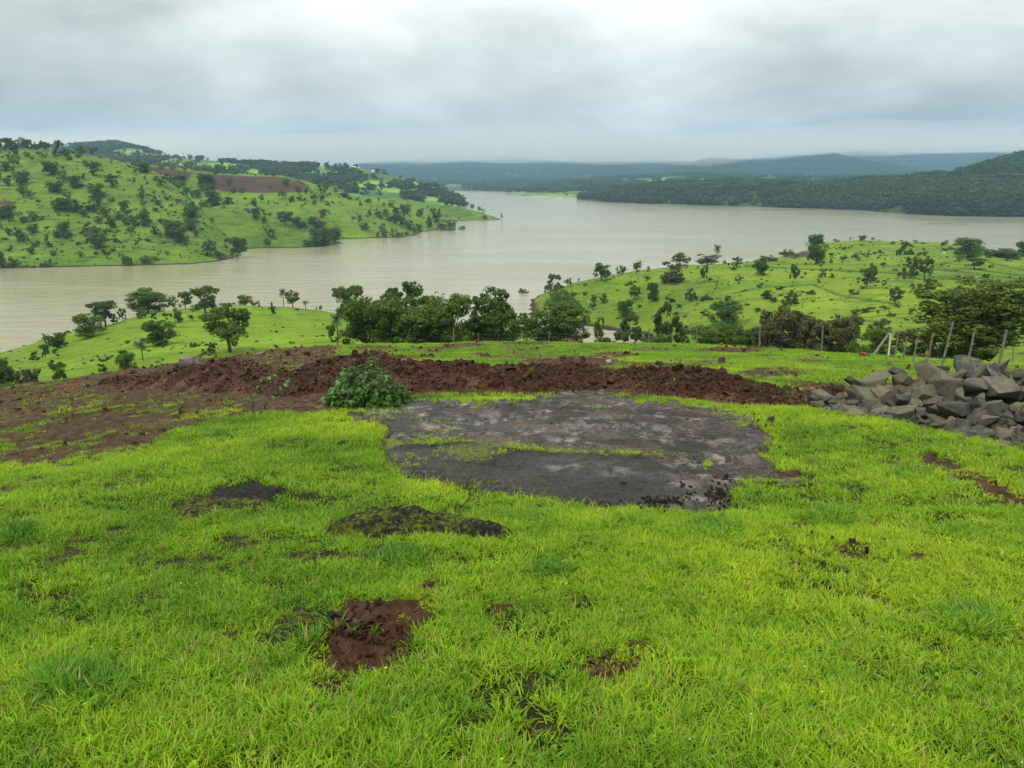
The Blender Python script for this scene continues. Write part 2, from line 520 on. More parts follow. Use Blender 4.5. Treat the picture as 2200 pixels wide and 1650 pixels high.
def gl(pyY):   # one line of the hilltop from a dict px -> (py, Y)
    return [(px, *v) for px, v in pyY.items()]
gcols = {
    0:    [(1650, 1.75), (1400, 2.45), (1200, 3.35), (1100, 4.1), (1040, 5.2), (980, 7.0), (925, 9.5), (880, 13), (857, 16), (838, 19)],
    300:  [(1650, 1.75), (1400, 2.45), (1200, 3.4), (1100, 4.15), (1000, 5.6), (930, 7.6), (875, 10.2), (840, 13.5), (815, 18), (795, 23)],
    700:  [(1650, 1.75), (1400, 2.45), (1200, 3.4), (1100, 4.2), (1000, 5.6), (920, 7.4), (868, 9.6), (810, 14), (768, 21), (744, 30)],
    1100: [(1650, 1.75), (1400, 2.45), (1200, 3.4), (1100, 4.25), (1000, 5.6), (920, 7.4), (860, 9.8), (800, 15), (762, 24), (736, 36)],
    1500: [(1650, 1.75), (1400, 2.45), (1200, 3.4), (1100, 4.25), (1000, 5.6), (920, 7.3), (865, 9.6), (805, 14.5), (765, 24), (741, 36)],
    1900: [(1650, 1.75), (1400, 2.45), (1200, 3.4), (1100, 4.2), (1000, 5.5), (930, 7.0), (880, 9.0), (830, 12.5), (795, 18), (767, 26)],
    2200: [(1650, 1.75), (1400, 2.45), (1200, 3.35), (1100, 4.1), (1010, 5.3), (950, 6.6), (905, 8.3), (850, 11.5), (815, 15), (785, 21)],
}
gcols[-700] = [(py + max(0, 1100 - py) * 0.18, Y) for py, Y in gcols[0]]
gcols[2900] = [(py + max(0, 1100 - py) * 0.06, Y) for py, Y in gcols[2200]]
G_LINES = [[('c', -1.1, -2.0, H - 1.42), ('c', 1.1, -2.0, H - 1.42)], [('c', -1.1, 0.9, H - 1.56), ('c', 1.1, 0.9, H - 1.56)]]
for i in range(10): G_LINES.append([(px, gcols[px][i][0], gcols[px][i][1]) for px in sorted(gcols)])
edge = {px: v[9] for px, v in gcols.items()}
def below_edge(dY, dz):
    L = []
    for px in sorted(edge):
        q = at(px, edge[px][0], edge[px][1]); L.append(('c', q[0] / (edge[px][1] + 4.0), edge[px][1] + dY, q[2] - dz))
    return L
G_LINES.append(below_edge(2.5, 0.85))
def sight_line(Y, drop):
    L = []
    for px in sorted(edge):
        q = at(px, edge[px][0], edge[px][1]); L.append(('c', q[0] / edge[px][1] * Y / (Y + 4.0), Y, H - (H - q[2]) / edge[px][1] * Y - drop))
    return L
G_LINES.append(sight_line(50, 2.3))
G_LINES.append(sight_line(66, 3.2))
G_LINES.append([('c', -1.1, 84, 9), ('c', 0, 86, 13), ('c', 0.5, 86, 12.5), ('c', 1.1, 84, 13)])
G_LINES.append([('c', -1.1, 130, -3), ('c', 0, 135, 1), ('c', 0.4, 140, 2), ('c', 1.1, 140, 6)])
G_LINES.append([('c', -1.1, 160, -6), ('c', 1.1, 170, -6)])

_old_init = Sheet.__init__
def _init(s, lines, cmin, cmax, y0=0.0, smooth=0.03, noise=None):
    # translate 'c' points into exact ones
    s._c = True
    conv = []
    for L in lines:
        conv.append([('c',) + tuple(p[1:]) if p[0] == 'c' else p for p in L])
    s.y0 = y0; s.cmin = cmin; s.cmax = cmax; s.noise = noise
    cg = np.linspace(cmin, cmax, 500); s.cg = cg; s.LY = []; s.LZ = []
    kw = max(1, int(smooth / (cg[1] - cg[0]))); ker = np.hanning(2 * kw + 3); ker /= ker.sum()
    for L in conv:
        c = []; Y = []; Z = []
        for p in L:
            if p[0] == 'c': c.append(p[1]); Y.append(p[2]); Z.append(p[3]); continue
            if len(p) == 4:
                px, _, yy, z = p; u = (px - 1100) / F_PX
                v = ((z - H) / yy * CP + SP) / (CP - (z - H) / yy * SP); x = u / (CP + v * SP) * yy
            else:
                px, py, yy = p
                if yy == 'w': yy = float(waterY(px, py, -0.1))
                q = at(px, py, yy); x, z = q[0], q[2]
            c.append(x / (yy + y0)); Y.append(yy); Z.append(z)
        o = np.argsort(c); c = np.array(c)[o]; Y = np.array(Y, float)[o]; Z = np.array(Z, float)[o]
        yy = np.interp(cg, c, Y); zz = np.interp(cg, c, Z); pad = kw + 1
        s.LY.append(np.convolve(np.pad(yy, pad, 'edge'), ker, 'valid')); s.LZ.append(np.convolve(np.pad(zz, pad, 'edge'), ker, 'valid'))
    s.LY = np.array(s.LY); s.LZ = np.array(s.LZ)
    for k in range(1, len(s.LY)): s.LY[k] = np.maximum(s.LY[k], s.LY[k - 1] + 0.02 + 0.004 * np.abs(s.LY[k - 1]))
Sheet.__init__ = _init

def gnoise(X, Y):
    w = smooth01(Y, 1.0, 12)
    return 0.035 * fbm(X / 0.9, Y / 0.9, 3, 3) + w * 0.10 * fbm(X / 3.1, Y / 3.1, 3, 9) + 0.35 * smooth01(Y, 45, 80) * fbm(X / 9, Y / 9, 3, 4)
GROUND = Sheet(G_LINES, -1.3, 1.3, 4.0, 0.06, gnoise)

RIGHT = Sheet([
    [(1000, None, 150, -5), (1110, None, 180, -4), (1300, None, 170, -3), (1450, None, 130, -1), (1700, None, 85, 7), (2200, None, 70, 14), (2900, None, 60, 16)],
    [(1000, None, 225, -5), (1092, None, 222, -3), (1110, 656, 'w'), (1150, 680, 'w'), (1254, 708, 'w'), (1313, 714, 'w'), (1400, 726, 'w'), (1500, 742, 150), (1700, 750, 125), (1900, 755, 108), (2200, 762, 95), (2900, 800, 80)],
    [(1000, None, 228, -5), (1092, None, 225, -3), (1112, 653.5, 225), (1160, 662, 212), (1254, 680, 198), (1400, 690, 185), (1500, 690, 170), (1700, 690, 152), (1900, 690, 138), (2200, 690, 125), (2900, 710, 105)],
    [(1000, None, 231, -5), (1094, None, 228, -3), (1114, 651.5, 228), (1160, 648, 222), (1254, 645, 213), (1400, 640, 202), (1600, 628, 186), (1900, 620, 172), (2200, 622, 160), (2900, 640, 140)],
    [(1000, None, 234, -5), (1096, None, 231, -3), (1118, 650, 231), (1160, 638, 230), (1250, 610, 230), (1350, 588, 232), (1450, 575, 232), (1600, 568, 232), (1700, 570, 228), (1900, 575, 222), (2200, 580, 215), (2900, 600, 195)],
    [(1000, None, 238, -5), (1098, None, 234, -3), (1120, 649, 234), (1160, 636, 233), (1250, 606.5, 236), (1350, 584.5, 240), (1450, 571.5, 243), (1600, 562, 250), (1660, 556, 262), (1720, 543, 290), (1765, 523, 310), (1850, 516, 318), (2000, 519, 318), (2080, 528, 310), (2140, 545, 295), (2200, 552, 285), (2900, 580, 260)],
    [(1000, None, 290, -5), (1160, None, 280, -5), (1500, None, 290, -5), (1850, None, 380, -4), (2200, None, 350, -4), (2900, None, 330, -4)],
], -0.02, 2.0, 0.0, 0.012, hill_noise(0.6, 26, 0.38, 7, 31))
KNOLL = Sheet([
    [(-500, None, 55, 8), (0, None, 55, 13), (700, None, 60, 12), (1200, None, 80, 3)],
    [(-500, 940, 70), (0, 845, 70), (100, 832, 72), (300, 800, 76), (430, 775, 80), (600, 760, 86), (740, 745, 92), (940, 745, 108), (1140, 738, 128), (1215, None, 135, -4)],
    [(-500, 880, 88), (0, 800, 95), (100, 785, 98), (300, 745, 108), (500, 715, 115), (740, 710, 125), (940, 725, 135), (1140, 731, 148), (1215, None, 150, -4)],
    [(-500, None, 140, -2), (-20, 764, 'w'), (22, 752, 'w'), (90, 733, 157), (161, 714, 156), (245, 697, 155), (286, 682, 155), (354, 669, 156), (409, 659.5, 158), (510, 653.5, 161), (600, 656, 162), (691, 667, 160), (740, 675, 160), (850, 695, 165), (1000, 712, 172), (1110, 716, 176), (1150, 718.5, 178), (1215, None, 185, -5)],
    [(-500, None, 170, -6), (0, None, 190, -6), (500, None, 205, -6), (1180, None, 205, -6)],
], -1.9, 0.075, 0.0, 0.012, hill_noise(0.45, 21, 0.2, 5, 41))
LEFT = Sheet([
    [(-500, None, 290, -6), (600, None, 330, -6)],
    [(-500, 583, 'w'), (0, 577, 'w'), (120, 577.5, 'w'), (275, 580.5, 'w'), (400, 570, 'w'), (470, 563, 'w'), (520, 553, 'w'), (543, 548, 'w'), (556, None, 395, -4), (620, None, 395, -6)],
    [(-500, 515, 345), (0, 515, 345), (120, 512, 345), (275, 515, 344), (400, 515, 350), (470, 528, 360), (520, 545, 372), (543, 547.5, 377), (556, None, 398, -4), (620, None, 400, -6)],
    [(-500, 440, 385), (0, 440, 385), (120, 440, 385), (275, 440, 388), (370, 450, 390), (430, 480, 385), (470, 512, 378), (520, 542, 380), (543, 547, 381), (556, None, 402, -4), (620, None, 405, -6)],
    [(-500, 380, 420), (0, 376, 420), (120, 380, 420), (200, 376, 424), (260, 386, 428), (330, 405, 424), (385, 432, 415), (430, 470, 398), (470, 505, 386), (520, 540, 386), (543, 546.5, 385), (556, None, 406, -4), (620, None, 410, -6)],
    [(-500, 320, 470), (0, 324, 470), (120, 326, 470), (200, 335, 470), (260, 348, 468), (330, 368, 462), (385, 407, 445), (430, 452, 420), (475, 498, 402), (520, 538, 395), (543, 546, 389), (556, None, 410, -4), (620, None, 415, -6)],
    [(-500, None, 560, 40), (200, None, 560, 35), (400, None, 520, 10), (480, None, 460, -5), (620, None, 430, -6)],
    [(-500, None, 660, -5), (620, None, 560, -7)],
], -1.9, -0.29, 0.0, 0.006, hill_noise(1.6, 34, 0.75, 10, 51))
MIDDLE = Sheet([
    [(80, None, 380, -5), (1100, None, 420, -6)],
    [(80, None, 410, 2), (400, None, 400, -0.5), (500, 527, 'w'), (640, 523, 'w'), (735, 514, 'w'), (860, 510.5, 'w'), (930, 503, 'w'), (978, 491.5, 'w'), (995, None, 560, -4), (1100, None, 560, -6)],
    [(80, 470, 440), (400, 480, 440), (560, 470, 440), (650, 465, 450), (760, 478, 480), (860, 492, 495), (930, 497, 520), (978, 491, 548), (995, None, 565, -4), (1100, None, 565, -6)],
    [(80, 395, 540), (200, 400, 535), (350, 408, 530), (480, 413, 525), (560, 414, 520), (650, 413, 520), (700, 432, 520), (760, 452, 522), (830, 470, 524), (900, 484, 535), (978, 490.5, 551), (995, None, 569, -4), (1100, None, 569, -6)],
    [(80, 350, 556), (200, 352, 556), (330, 361, 548), (430, 374, 541), (540, 380, 537), (600, 381, 537), (640, 388, 537), (665, 402, 538), (700, 414, 545), (760, 430, 550), (830, 448, 545), (900, 467, 550), (960, 484, 551), (978, 490, 553), (995, None, 572, -4), (1100, None, 572, -6)],
    [(80, 335, 640), (200, 339, 640), (330, 357, 620), (480, 371.5, 600), (600, 377, 590), (655, 389, 580), (700, 407, 572), (760, 421, 570), (830, 440, 562), (900, 462, 560), (960, 482, 556), (978, 489.5, 556), (995, None, 575, -4), (1100, None, 575, -6)],
    [(80, None, 760, 20), (600, None, 700, 15), (800, None, 640, -4), (1100, None, 600, -8)],
], -0.70, -0.06, 0.0, 0.005, hill_noise(1.5, 36, 0.7, 10, 61))
SPUR = Sheet([
    [(350, None, 370, -5), (760, None, 380, -6)],
    [(350, None, 395, -3), (500, 537, 'w'), (560, 533.5, 'w'), (640, 533, 'w'), (700, 529.5, 'w'), (732, 522, 'w'), (742, None, 435, -4), (780, None, 435, -6)],
    [(350, 490, 415), (500, 492, 413), (600, 497, 412), (680, 514, 418), (732, 521, 424), (742, None, 439, -4), (780, None, 439, -6)],
    [(350, 452, 436), (440, 446, 438), (500, 448, 438), (575, 462, 436), (640, 490, 432), (700, 511, 430), (732, 520.5, 430), (742, None, 442, -4), (780, None, 442, -6)],
    [(350, None, 480, 2), (600, None, 470, -3), (780, None, 450, -8)],
], -0.50, -0.20, 0.0, 0.005, hill_noise(0.8, 30, 0.5, 9, 71))
POINT = Sheet([
    [(600, None, 560, -5), (1150, None, 590, -6)],
    [(600, None, 600, -3), (800, 480, 'w'), (920, 475.5, 'w'), (1000, 474.5, 'w'), (1077, 472.5, 'w'), (1088, None, 670, -4), (1150, None, 670, -6)],
    [(600, 455, 650), (830, 456, 650), (960, 459, 652), (1040, 466.5, 650), (1077, 472.2, 648), (1088, None, 673, -4), (1150, None, 673, -6)],
    [(600, 405, 700), (700, 412, 700), (830, 428, 690), (900, 434, 690), (960, 441, 688), (1010, 450.5, 680), (1045, 460, 668), (1077, 472, 655), (1088, None, 676, -4), (1150, None, 676, -6)],
    [(600, None, 780, 0), (900, None, 760, -4), (1150, None, 700, -8)],
], -0.34, 0.03, 0.0, 0.004, hill_noise(0.7, 30, 0.25, 8, 81))
RIDGE = Sheet([
    [(-300, None, 780, 10), (400, None, 780, 8), (800, None, 820, -2), (960, None, 880, -5), (1100, None, 900, -8)],
    [(-300, 384, 1000), (300, 379, 1000), (500, 397, 950), (700, 407, 930), (850, 427, 930), (950, 438, 980), (1000, 443, 'w'), (1020, None, 1080, -5), (1100, None, 1080, -8)],
    [(-300, 360, 1400), (250, 348, 1350), (390, 357, 1200), (600, 372, 1120), (760, 383, 1080), (850, 398, 1060), (900, 411, 1050), (950, 422, 1040), (1000, 442, 1010), (1020, None, 1090, -5), (1100, None, 1090, -8)],
    [(-300, 334, 1900), (100, 320, 1850), (180, 313, 1800), (250, 309, 1750), (310, 320, 1650), (350, 333, 1550), (390, 340, 1400), (450, 346, 1350), (500, 351, 1300), (600, 356, 1280), (700, 360, 1250), (760, 364, 1230), (810, 371, 1210), (850, 381, 1180), (900, 396, 1150), (950, 412, 1120), (980, 425, 1110), (1000, 441, 1040), (1020, None, 1100, -5), (1100, None, 1100, -8)],
    [(-300, None, 2300, 20), (400, None, 1900, 10), (800, None, 1500, -5), (1100, None, 1300, -10)],
], -1.9, -0.045, 0.0, 0.006, hill_noise(5, 130, 1.2, 28, 91))
SHORE = Sheet([
    [(1150, None, 1100, -6), (1600, None, 860, -6), (2000, None, 740, -6), (2900, None, 640, -6)],
    [(1150, None, 1200, -6), (1225, None, 1180, -4), (1237, 428.5, 'w'), (1300, 434, 'w'), (1400, 438.5, 'w'), (1600, 444, 'w'), (1750, 449, 'w'), (1880, 454, 'w'), (2200, 462, 'w'), (2900, 480, 'w')],
    [(1150, None, 1205, -6), (1225, None, 1190, -4), (1240, 426, 1175), (1330, 412, 1120), (1430, 408, 1050), (1600, 412, 960), (1780, 418, 890), (1900, 415, 860), (2050, 410, 860), (2200, 385, 900), (2900, 370, 900)],
    [(1150, None, 1240, -6), (1225, None, 1220, -4), (1245, 424, 1205), (1330, 408, 1200), (1430, 398, 1150), (1600, 396, 1080), (1780, 398, 1000), (1860, 387, 980), (1950, 388, 980), (2050, 378, 980), (2130, 357, 1020), (2200, 337, 1050), (2500, 305, 1100), (2900, 295, 1100)],
    [(1150, None, 1400, -10), (1500, None, 1400, -5), (2200, None, 1400, 20), (2900, None, 1500, 20)],
], 0.02, 2.0, 0.0, 0.006, hill_noise(3, 90, 0.8, 25, 101))
HEAD = Sheet([
    [(1820, None, 720, -6), (2900, None, 620, -6)],
    [(1820, None, 800, -6), (1868, None, 790, -4), (1880, 455.5, 'w'), (1950, 460, 'w'), (2100, 467, 'w'), (2200, 471, 'w'), (2900, 500, 'w')],
    [(1820, None, 805, -6), (1868, None, 795, -4), (1882, 453, 780), (1950, 440, 740), (2050, 435, 720), (2200, 430, 710), (2900, 430, 640)],
    [(1820, None, 810, -6), (1868, None, 800, -4), (1885, 449, 790), (1950, 425, 770), (2050, 416, 770), (2200, 406, 780), (2900, 385, 780)],
    [(1820, None, 900, -10), (2900, None, 900, -5)],
], 0.42, 2.0, 0.0, 0.006, hill_noise(2.5, 80, 0.8, 25, 111))
FAR = Sheet([
    [(500, None, 1500, -5), (1400, None, 1200, -6), (2000, None, 1100, -6)],
    [(500, None, 1800, -5), (760, 405, 'w'), (950, 411, 'w'), (1080, 413.5, 'w'), (1120, 419, 'w'), (1250, 427, 'w'), (1700, 430, 'w'), (2100, 430, 'w')],
    [(500, 400, 2200), (950, 403, 2050), (1120, 405, 1800), (1250, 402, 1650), (1480, 394, 1600), (1800, 394, 1600), (2100, 394, 1600)],
    [(500, 390, 3000), (700, 388, 3000), (870, 389, 3000), (1000, 393, 2700), (1100, 391, 2600), (1200, 388, 2500), (1360, 381, 2300), (1480, 376, 2200), (1600, 379, 2200), (1800, 383, 2200), (2100, 386, 2200)],
    [(500, None, 3500, 5), (2100, None, 2800, 5)],
], -0.38, 0.65, 0.0, 0.006, hill_noise(6, 150, 2, 45, 121))
MOUNT = Sheet([
    [(300, None, 3000, 2), (3000, None, 3000, 2)],
    [(300, 385, 3300), (1000, 382, 3300), (1400, 380, 3300), (2000, 376, 3300), (3000, 370, 3300)],
    [(300, 370, 3900), (1000, 364, 3900), (1400, 362, 3900), (2000, 358, 3900), (3000, 352, 3900)],
    [(300, 358, 5200), (780, 358, 5200), (860, 350, 5200), (950, 340, 5200), (1100, 332, 5200), (1170, 343, 5200), (1260, 340, 5200), (1350, 333, 5200), (1420, 345, 5200), (1470, 354, 5200), (1560, 350, 5200), (1750, 334, 5200), (1850, 330, 5200), (2000, 336, 5200), (2200, 330, 5200), (3000, 330, 5200)],
    [(300, None, 6500, 60), (3000, None, 6500, 60)],
], -0.6, 1.25, 0.0, 0.006, hill_noise(14, 420, 5, 120, 131))
MOUNT2 = Sheet([
    [(1350, None, 2400, -2), (2900, None, 2300, -2)],
    [(1350, None, 2600, 2), (1450, 378, 2900), (1600, 374, 2900), (1900, 374, 2800), (2900, 370, 2800)],
    [(1350, None, 3400, 0), (1450, 370, 3400), (1490, 356, 3400), (1530, 348, 3400), (1600, 351, 3400), (1650, 353, 3400), (1720, 349, 3400), (1790, 340, 3400), (1850, 348, 3400), (1930, 362, 3400), (2000, 376, 3400), (2200, 385, 3400), (2900, 385, 3400)],
    [(1350, None, 4200, 0), (2900, None, 4200, 0)],
], 0.12, 1.2, 0.0, 0.005, hill_noise(10, 260, 4, 80, 141))

def struct(name, me, kind='structure', label=None):
    return tag(link(name, me), label, kind=kind)

def soil_left(V):
    px, py = proj(V)
    s = np.zeros(len(V))
    def ell(cx, cy, a, b, k=1.0):
        nonlocal s
        s = np.maximum(s, k * (1 - smooth01(np.hypot((px - cx) / a, (py - cy) / b), 0.5, 1.1)))
    ell(12, 436, 30, 6); ell(68, 382, 14, 3, .8); ell(385, 432, 12, 6); ell(420, 510, 14, 2, .9); ell(480, 552, 14, 10, .7)
    path = 1 - smooth01(poly_dist(px, py, [(30, 372), (60, 362), (95, 350), (75, 340)], False), 0.8, 2.6)
    s = np.maximum(s, path * 0.65)
    return {'soil': s}
def soil_mid(V):
    px, py = proj(V)
    band = np.interp(px, [300, 330, 430, 540, 600, 640, 662, 672], [355, 359, 372, 378.5, 380, 386, 398, 412])
    low = np.interp(px, [300, 330, 400, 440, 480, 560, 650, 672], [362, 372, 384, 400, 412, 415, 413, 412])
    s = smooth01(py - band, -1.0, 1.0) * smooth01(low - py, -1.5, 1.5) * (px > 270) * (px < 672)
    s = s * (1 - 0.9 * (1 - smooth01(np.hypot((px - 418) / 14, (py - 386) / 14), .6, 1.2)))
    return {'soil': s}
def soil_none(V): return {'soil': np.zeros(len(V))}
def soil_right(V):
    px, py = proj(V)
    s = (1 - smooth01(np.hypot((px - 1705) / 50, (py - 546) / 9), 0.6, 1.1)) * (V[:, 1] > 255)
    # field terraces, dark thin banks
    return {'soil': s}
def terr_right(V):
    px, py = proj(V)
    a = soil_right(V)
    s = a['soil']; ln = np.zeros(len(V))
    for L in ([(1600, 569), (1650, 573), (1750, 578), (1850, 582), (1950, 588), (2060, 600), (2200, 612)],
              [(2000, 577), (2060, 583), (2200, 600)], [(2060, 575), (2100, 578), (2200, 592)],
              [(2120, 561), (2160, 571), (2200, 579)], [(2000, 570), (2030, 565), (2050, 562)],
              [(1750, 612), (1800, 632), (1860, 643), (1930, 652)]):
        d = poly_dist(px, py, L, False)
        ln = np.maximum(ln, (1 - smooth01(d, 0.9, 2.8)) * 0.95)
    return {'soil': s, 'line': ln, 'dz': -0.4 * ln}

struct('left_hillside', LEFT.mesh('left_hillside', 820, [4, 22, 26, 26, 26, 8, 4], [M_HILL], soil_left))
struct('middle_hillside', MIDDLE.mesh('middle_hillside', 420, [4, 18, 24, 22, 16, 6], [M_HILL], soil_mid))
struct('spur_hillside', SPUR.mesh('spur_hillside', 260, [4, 16, 18, 6], [M_HILL], soil_none))
struct('peninsula', POINT.mesh('peninsula', 260, [4, 14, 16, 5], [M_HILL], soil_none))
struct('right_hillside', RIGHT.mesh('right_hillside', 900, [10, 26, 36, 36, 30, 8], [M_HILL_R], terr_right))
struct('grassy_knoll', KNOLL.mesh('grassy_knoll', 700, [10, 40, 50, 8], [M_HILL_K], soil_none))
struct('wooded_ridge', RIDGE.mesh('wooded_ridge', 500, [6, 20, 24, 4], [M_FARC]))
struct('wooded_shore', SHORE.mesh('wooded_shore', 450, [4, 16, 16, 4], [M_FARD]))
struct('wooded_headland', HEAD.mesh('wooded_headland', 160, [4, 12, 12, 4], [M_FARD]))
struct('distant_shore_hills', FAR.mesh('distant_shore_hills', 300, [4, 16, 24, 4], [M_FARE]))
struct('mountains', MOUNT.mesh('mountains', 300, [10, 20, 40, 10], [M_MOUNT]))
struct('mountain_spur', MOUNT2.mesh('mountain_spur', 220, [8, 30, 8], [M_MOUNT]))

# water ------------------------------------------------------------------------
def mat_water():
    m, g, out = new_mat('muddy_lake_water')
    p = pos(g)
    rot = math.radians(-24)
    w1 = g.noise(g.mapping(p, (0.35, 1.25, 1), rot=(0, 0, rot)), 1.0, 5, 0.62, 0.35)
    w2 = g.noise(g.mapping(p, (0.06, 0.22, 1), rot=(0, 0, rot)), 1.0, 3, 0.5, 0.2)
    gust = g.noise(g.mapping(p, (0.010, 0.022, 1), (3.1, 1.2, 0)), 1.0, 4, 0.55, 0.5)
    h = g.math('ADD', g.math('MULTIPLY', w1, 0.5), g.math('MULTIPLY', w2, 0.9))
    tint = g.noise(g.mapping(p, (0.0022, 0.006, 1), (1.7, 0.3, 0)), 1.0, 3, 0.5)
    c = g.mix(tint, (0.275, 0.248, 0.150), (0.340, 0.310, 0.205))
    nb = g.node('ShaderNodeBump', ins={'Distance': 1.0, 'Height': h})
    g.l.new(g.mapr(gust, 0.35, 0.65, 0.12, 0.5), nb.inputs['Strength'])
    b = bsdf(g, out, c, 0.10, 0.5, nb.outputs[0], IOR=1.333)
    return m
M_WATER = mat_water()
gx = np.array([-7400, -3000, -900, -300, 0, 300, 900, 3000, 7400.]); gy = np.array([-250, 60, 200, 400, 800, 1500, 3000, 8000.])
XX, YY = np.meshgrid(gx, gy)
struct('lake_water', mesh_np('lake_water', np.stack([XX, YY, 0 * XX], -1).reshape(-1, 3), grid_faces(*XX.shape), [M_WATER]))

# the wide land below and behind everything, out to the horizon
gxx = np.linspace(-7500, 7500, 16)
XX, YY = np.meshgrid(gxx, gxx)
struct('lake_bed', mesh_np('lake_bed', np.stack([XX, YY, 0 * XX - 12], -1).reshape(-1, 3), grid_faces(*XX.shape), [M_FARD]))

# ---------------------------------------------------------------- the hilltop in front
SLAB = [(745, 905), (800, 893), (850, 880), (905, 861), (960, 866), (1040, 872), (1110, 866), (1160, 856), (1200, 847), (1290, 846), (1335, 858),
        (1380, 868), (1450, 868), (1530, 880), (1600, 900), (1650, 930), (1655, 965), (1640, 985), (1665, 1005), (1712, 1022), (1718, 1034),
        (1640, 1030), (1600, 1036), (1572, 1060), (1570, 1104), (1500, 1108), (1400, 1098), (1300, 1098), (1200, 1083), (1100, 1068),
        (1000, 1047), (920, 1040), (865, 1018), (835, 985), (822, 958), (830, 925), (800, 908), (760, 912)]
STEP = [(832, 960), (900, 958), (1000, 952), (1090, 965), (1180, 975), (1260, 978), (1350, 981), (1430, 985), (1475, 994)]
BUMP = [(690, 1152), (735, 1118), (800, 1102), (905, 1098), (975, 1112), (1050, 1132), (1108, 1150), (1090, 1160), (1010, 1166), (930, 1156), (800, 1162)]
FLAT = [(362, 1092), (400, 1068), (470, 1048), (540, 1034), (600, 1040), (640, 1048), (600, 1072), (560, 1086), (500, 1100), (430, 1112), (370, 1112)]
DARK = [(552, 1392), (588, 1348), (635, 1318), (690, 1306), (712, 1322), (690, 1350), (640, 1380), (590, 1402)]
HEAP = [(650, 1430), (690, 1370), (720, 1310), (760, 1288), (840, 1296), (935, 1300), (930, 1330), (895, 1375), (860, 1420), (800, 1450), (740, 1462), (680, 1450)]
BANKLINE = [(-900, 1200), (0, 1062), (60, 1046), (200, 1000), (330, 950), (430, 915), (540, 894), (620, 888), (700, 886), (760, 896)]
STREAK = [(1985, 985), (2040, 1005), (2100, 1035), (2160, 1065), (2240, 1100)]
FRONT = [(180, 832), (230, 836), (330, 842), (430, 848), (520, 849), (600, 853), (700, 856), (780, 852), (860, 850), (950, 845), (1050, 842), (1150, 846),
         (1220, 843), (1330, 846), (1420, 850), (1500, 858), (1580, 868), (1660, 873), (1740, 872), (1800, 856), (1850, 846)]
CREST = [(180, 822), (250, 812), (330, 802), (430, 782), (470, 772), (510, 770), (560, 779), (620, 792), (660, 786), (720, 764), (780, 756), (820, 757), (860, 776), (900, 780), (940, 777),
         (1000, 771), (1060, 786), (1130, 781), (1180, 779), (1250, 776), (1310, 786), (1370, 788), (1420, 781), (1470, 782), (1530, 790),
         (1600, 812), (1680, 832), (1740, 842), (1800, 838), (1850, 842)]
WIDTH = [(180, 3.5), (300, 5), (490, 6), (600, 5), (720, 3.4), (850, 2.6), (1000, 2.5), (1400, 2.6), (1600, 2.2), (1850, 1.5)]
def seg(px, T): a = np.array(T, float); return np.interp(px, a[:, 0], a[:, 1])

def sd(px, py, poly, wob=0.0, X=None, Y=None, sc=0.12):
    """signed distance in picture units (inside positive), with a ragged rim"""
    d = poly_dist(px, py, poly); d = np.where(poly_mask(px, py, poly), d, -d)
    if wob: d = d + wob * fbm(X / sc, Y / sc, 3, 77)
    return d

BARE = [(1235, 778, 120, 14, 1.0), (1320, 762, 60, 7, .7), (1570, 752, 90, 7, .85), (1660, 800, 80, 12, .8), (670, 768, 60, 8, .8), (800, 748, 60, 6, .7),
        (1010, 742, 60, 5, .7), (1130, 738, 70, 4, .8), (1400, 752, 60, 4, .6), (1740, 775, 50, 4, .6), (1510, 780, 60, 8, .5), (600, 868, 60, 18, 1.0),
        (655, 880, 40, 10, 1.0), (640, 845, 60, 10, 1.0), (1750, 830, 70, 10, .8), (1840, 790, 60, 5, .45),
        (1310, 1440, 75, 42, .8), (1370, 1400, 50, 25, .55), (925, 1265, 30, 12, .9), (1080, 1310, 55, 14, .6), (700, 1480, 50, 20, .85), (1830, 1185, 70, 25, .5), (1900, 1130, 40, 14, .5),
        (1720, 1135, 30, 8, .7), (15, 1055, 26, 10, 1.0), (8, 1180, 26, 14, .7), (1690, 1025, 40, 14, .8), (640, 1335, 110, 35, .4), (1560, 1060, 22, 30, .9), (25, 1120, 20, 9, .7), (2130, 1120, 40, 10, .4), (1260, 1185, 16, 8, .5), (1015, 1400, 50, 16, .6), (1240, 1290, 40, 12, .5), (1900, 1290, 50, 14, .5), (1620, 1180, 60, 10, .55), (330, 1290, 40, 12, .5), (1750, 1480, 50, 16, .5), (1960, 1200, 60, 14, .5), (510, 1370, 60, 20, .45), (1460, 1330, 40, 14, .4), (2010, 1130, 30, 9, .5)]

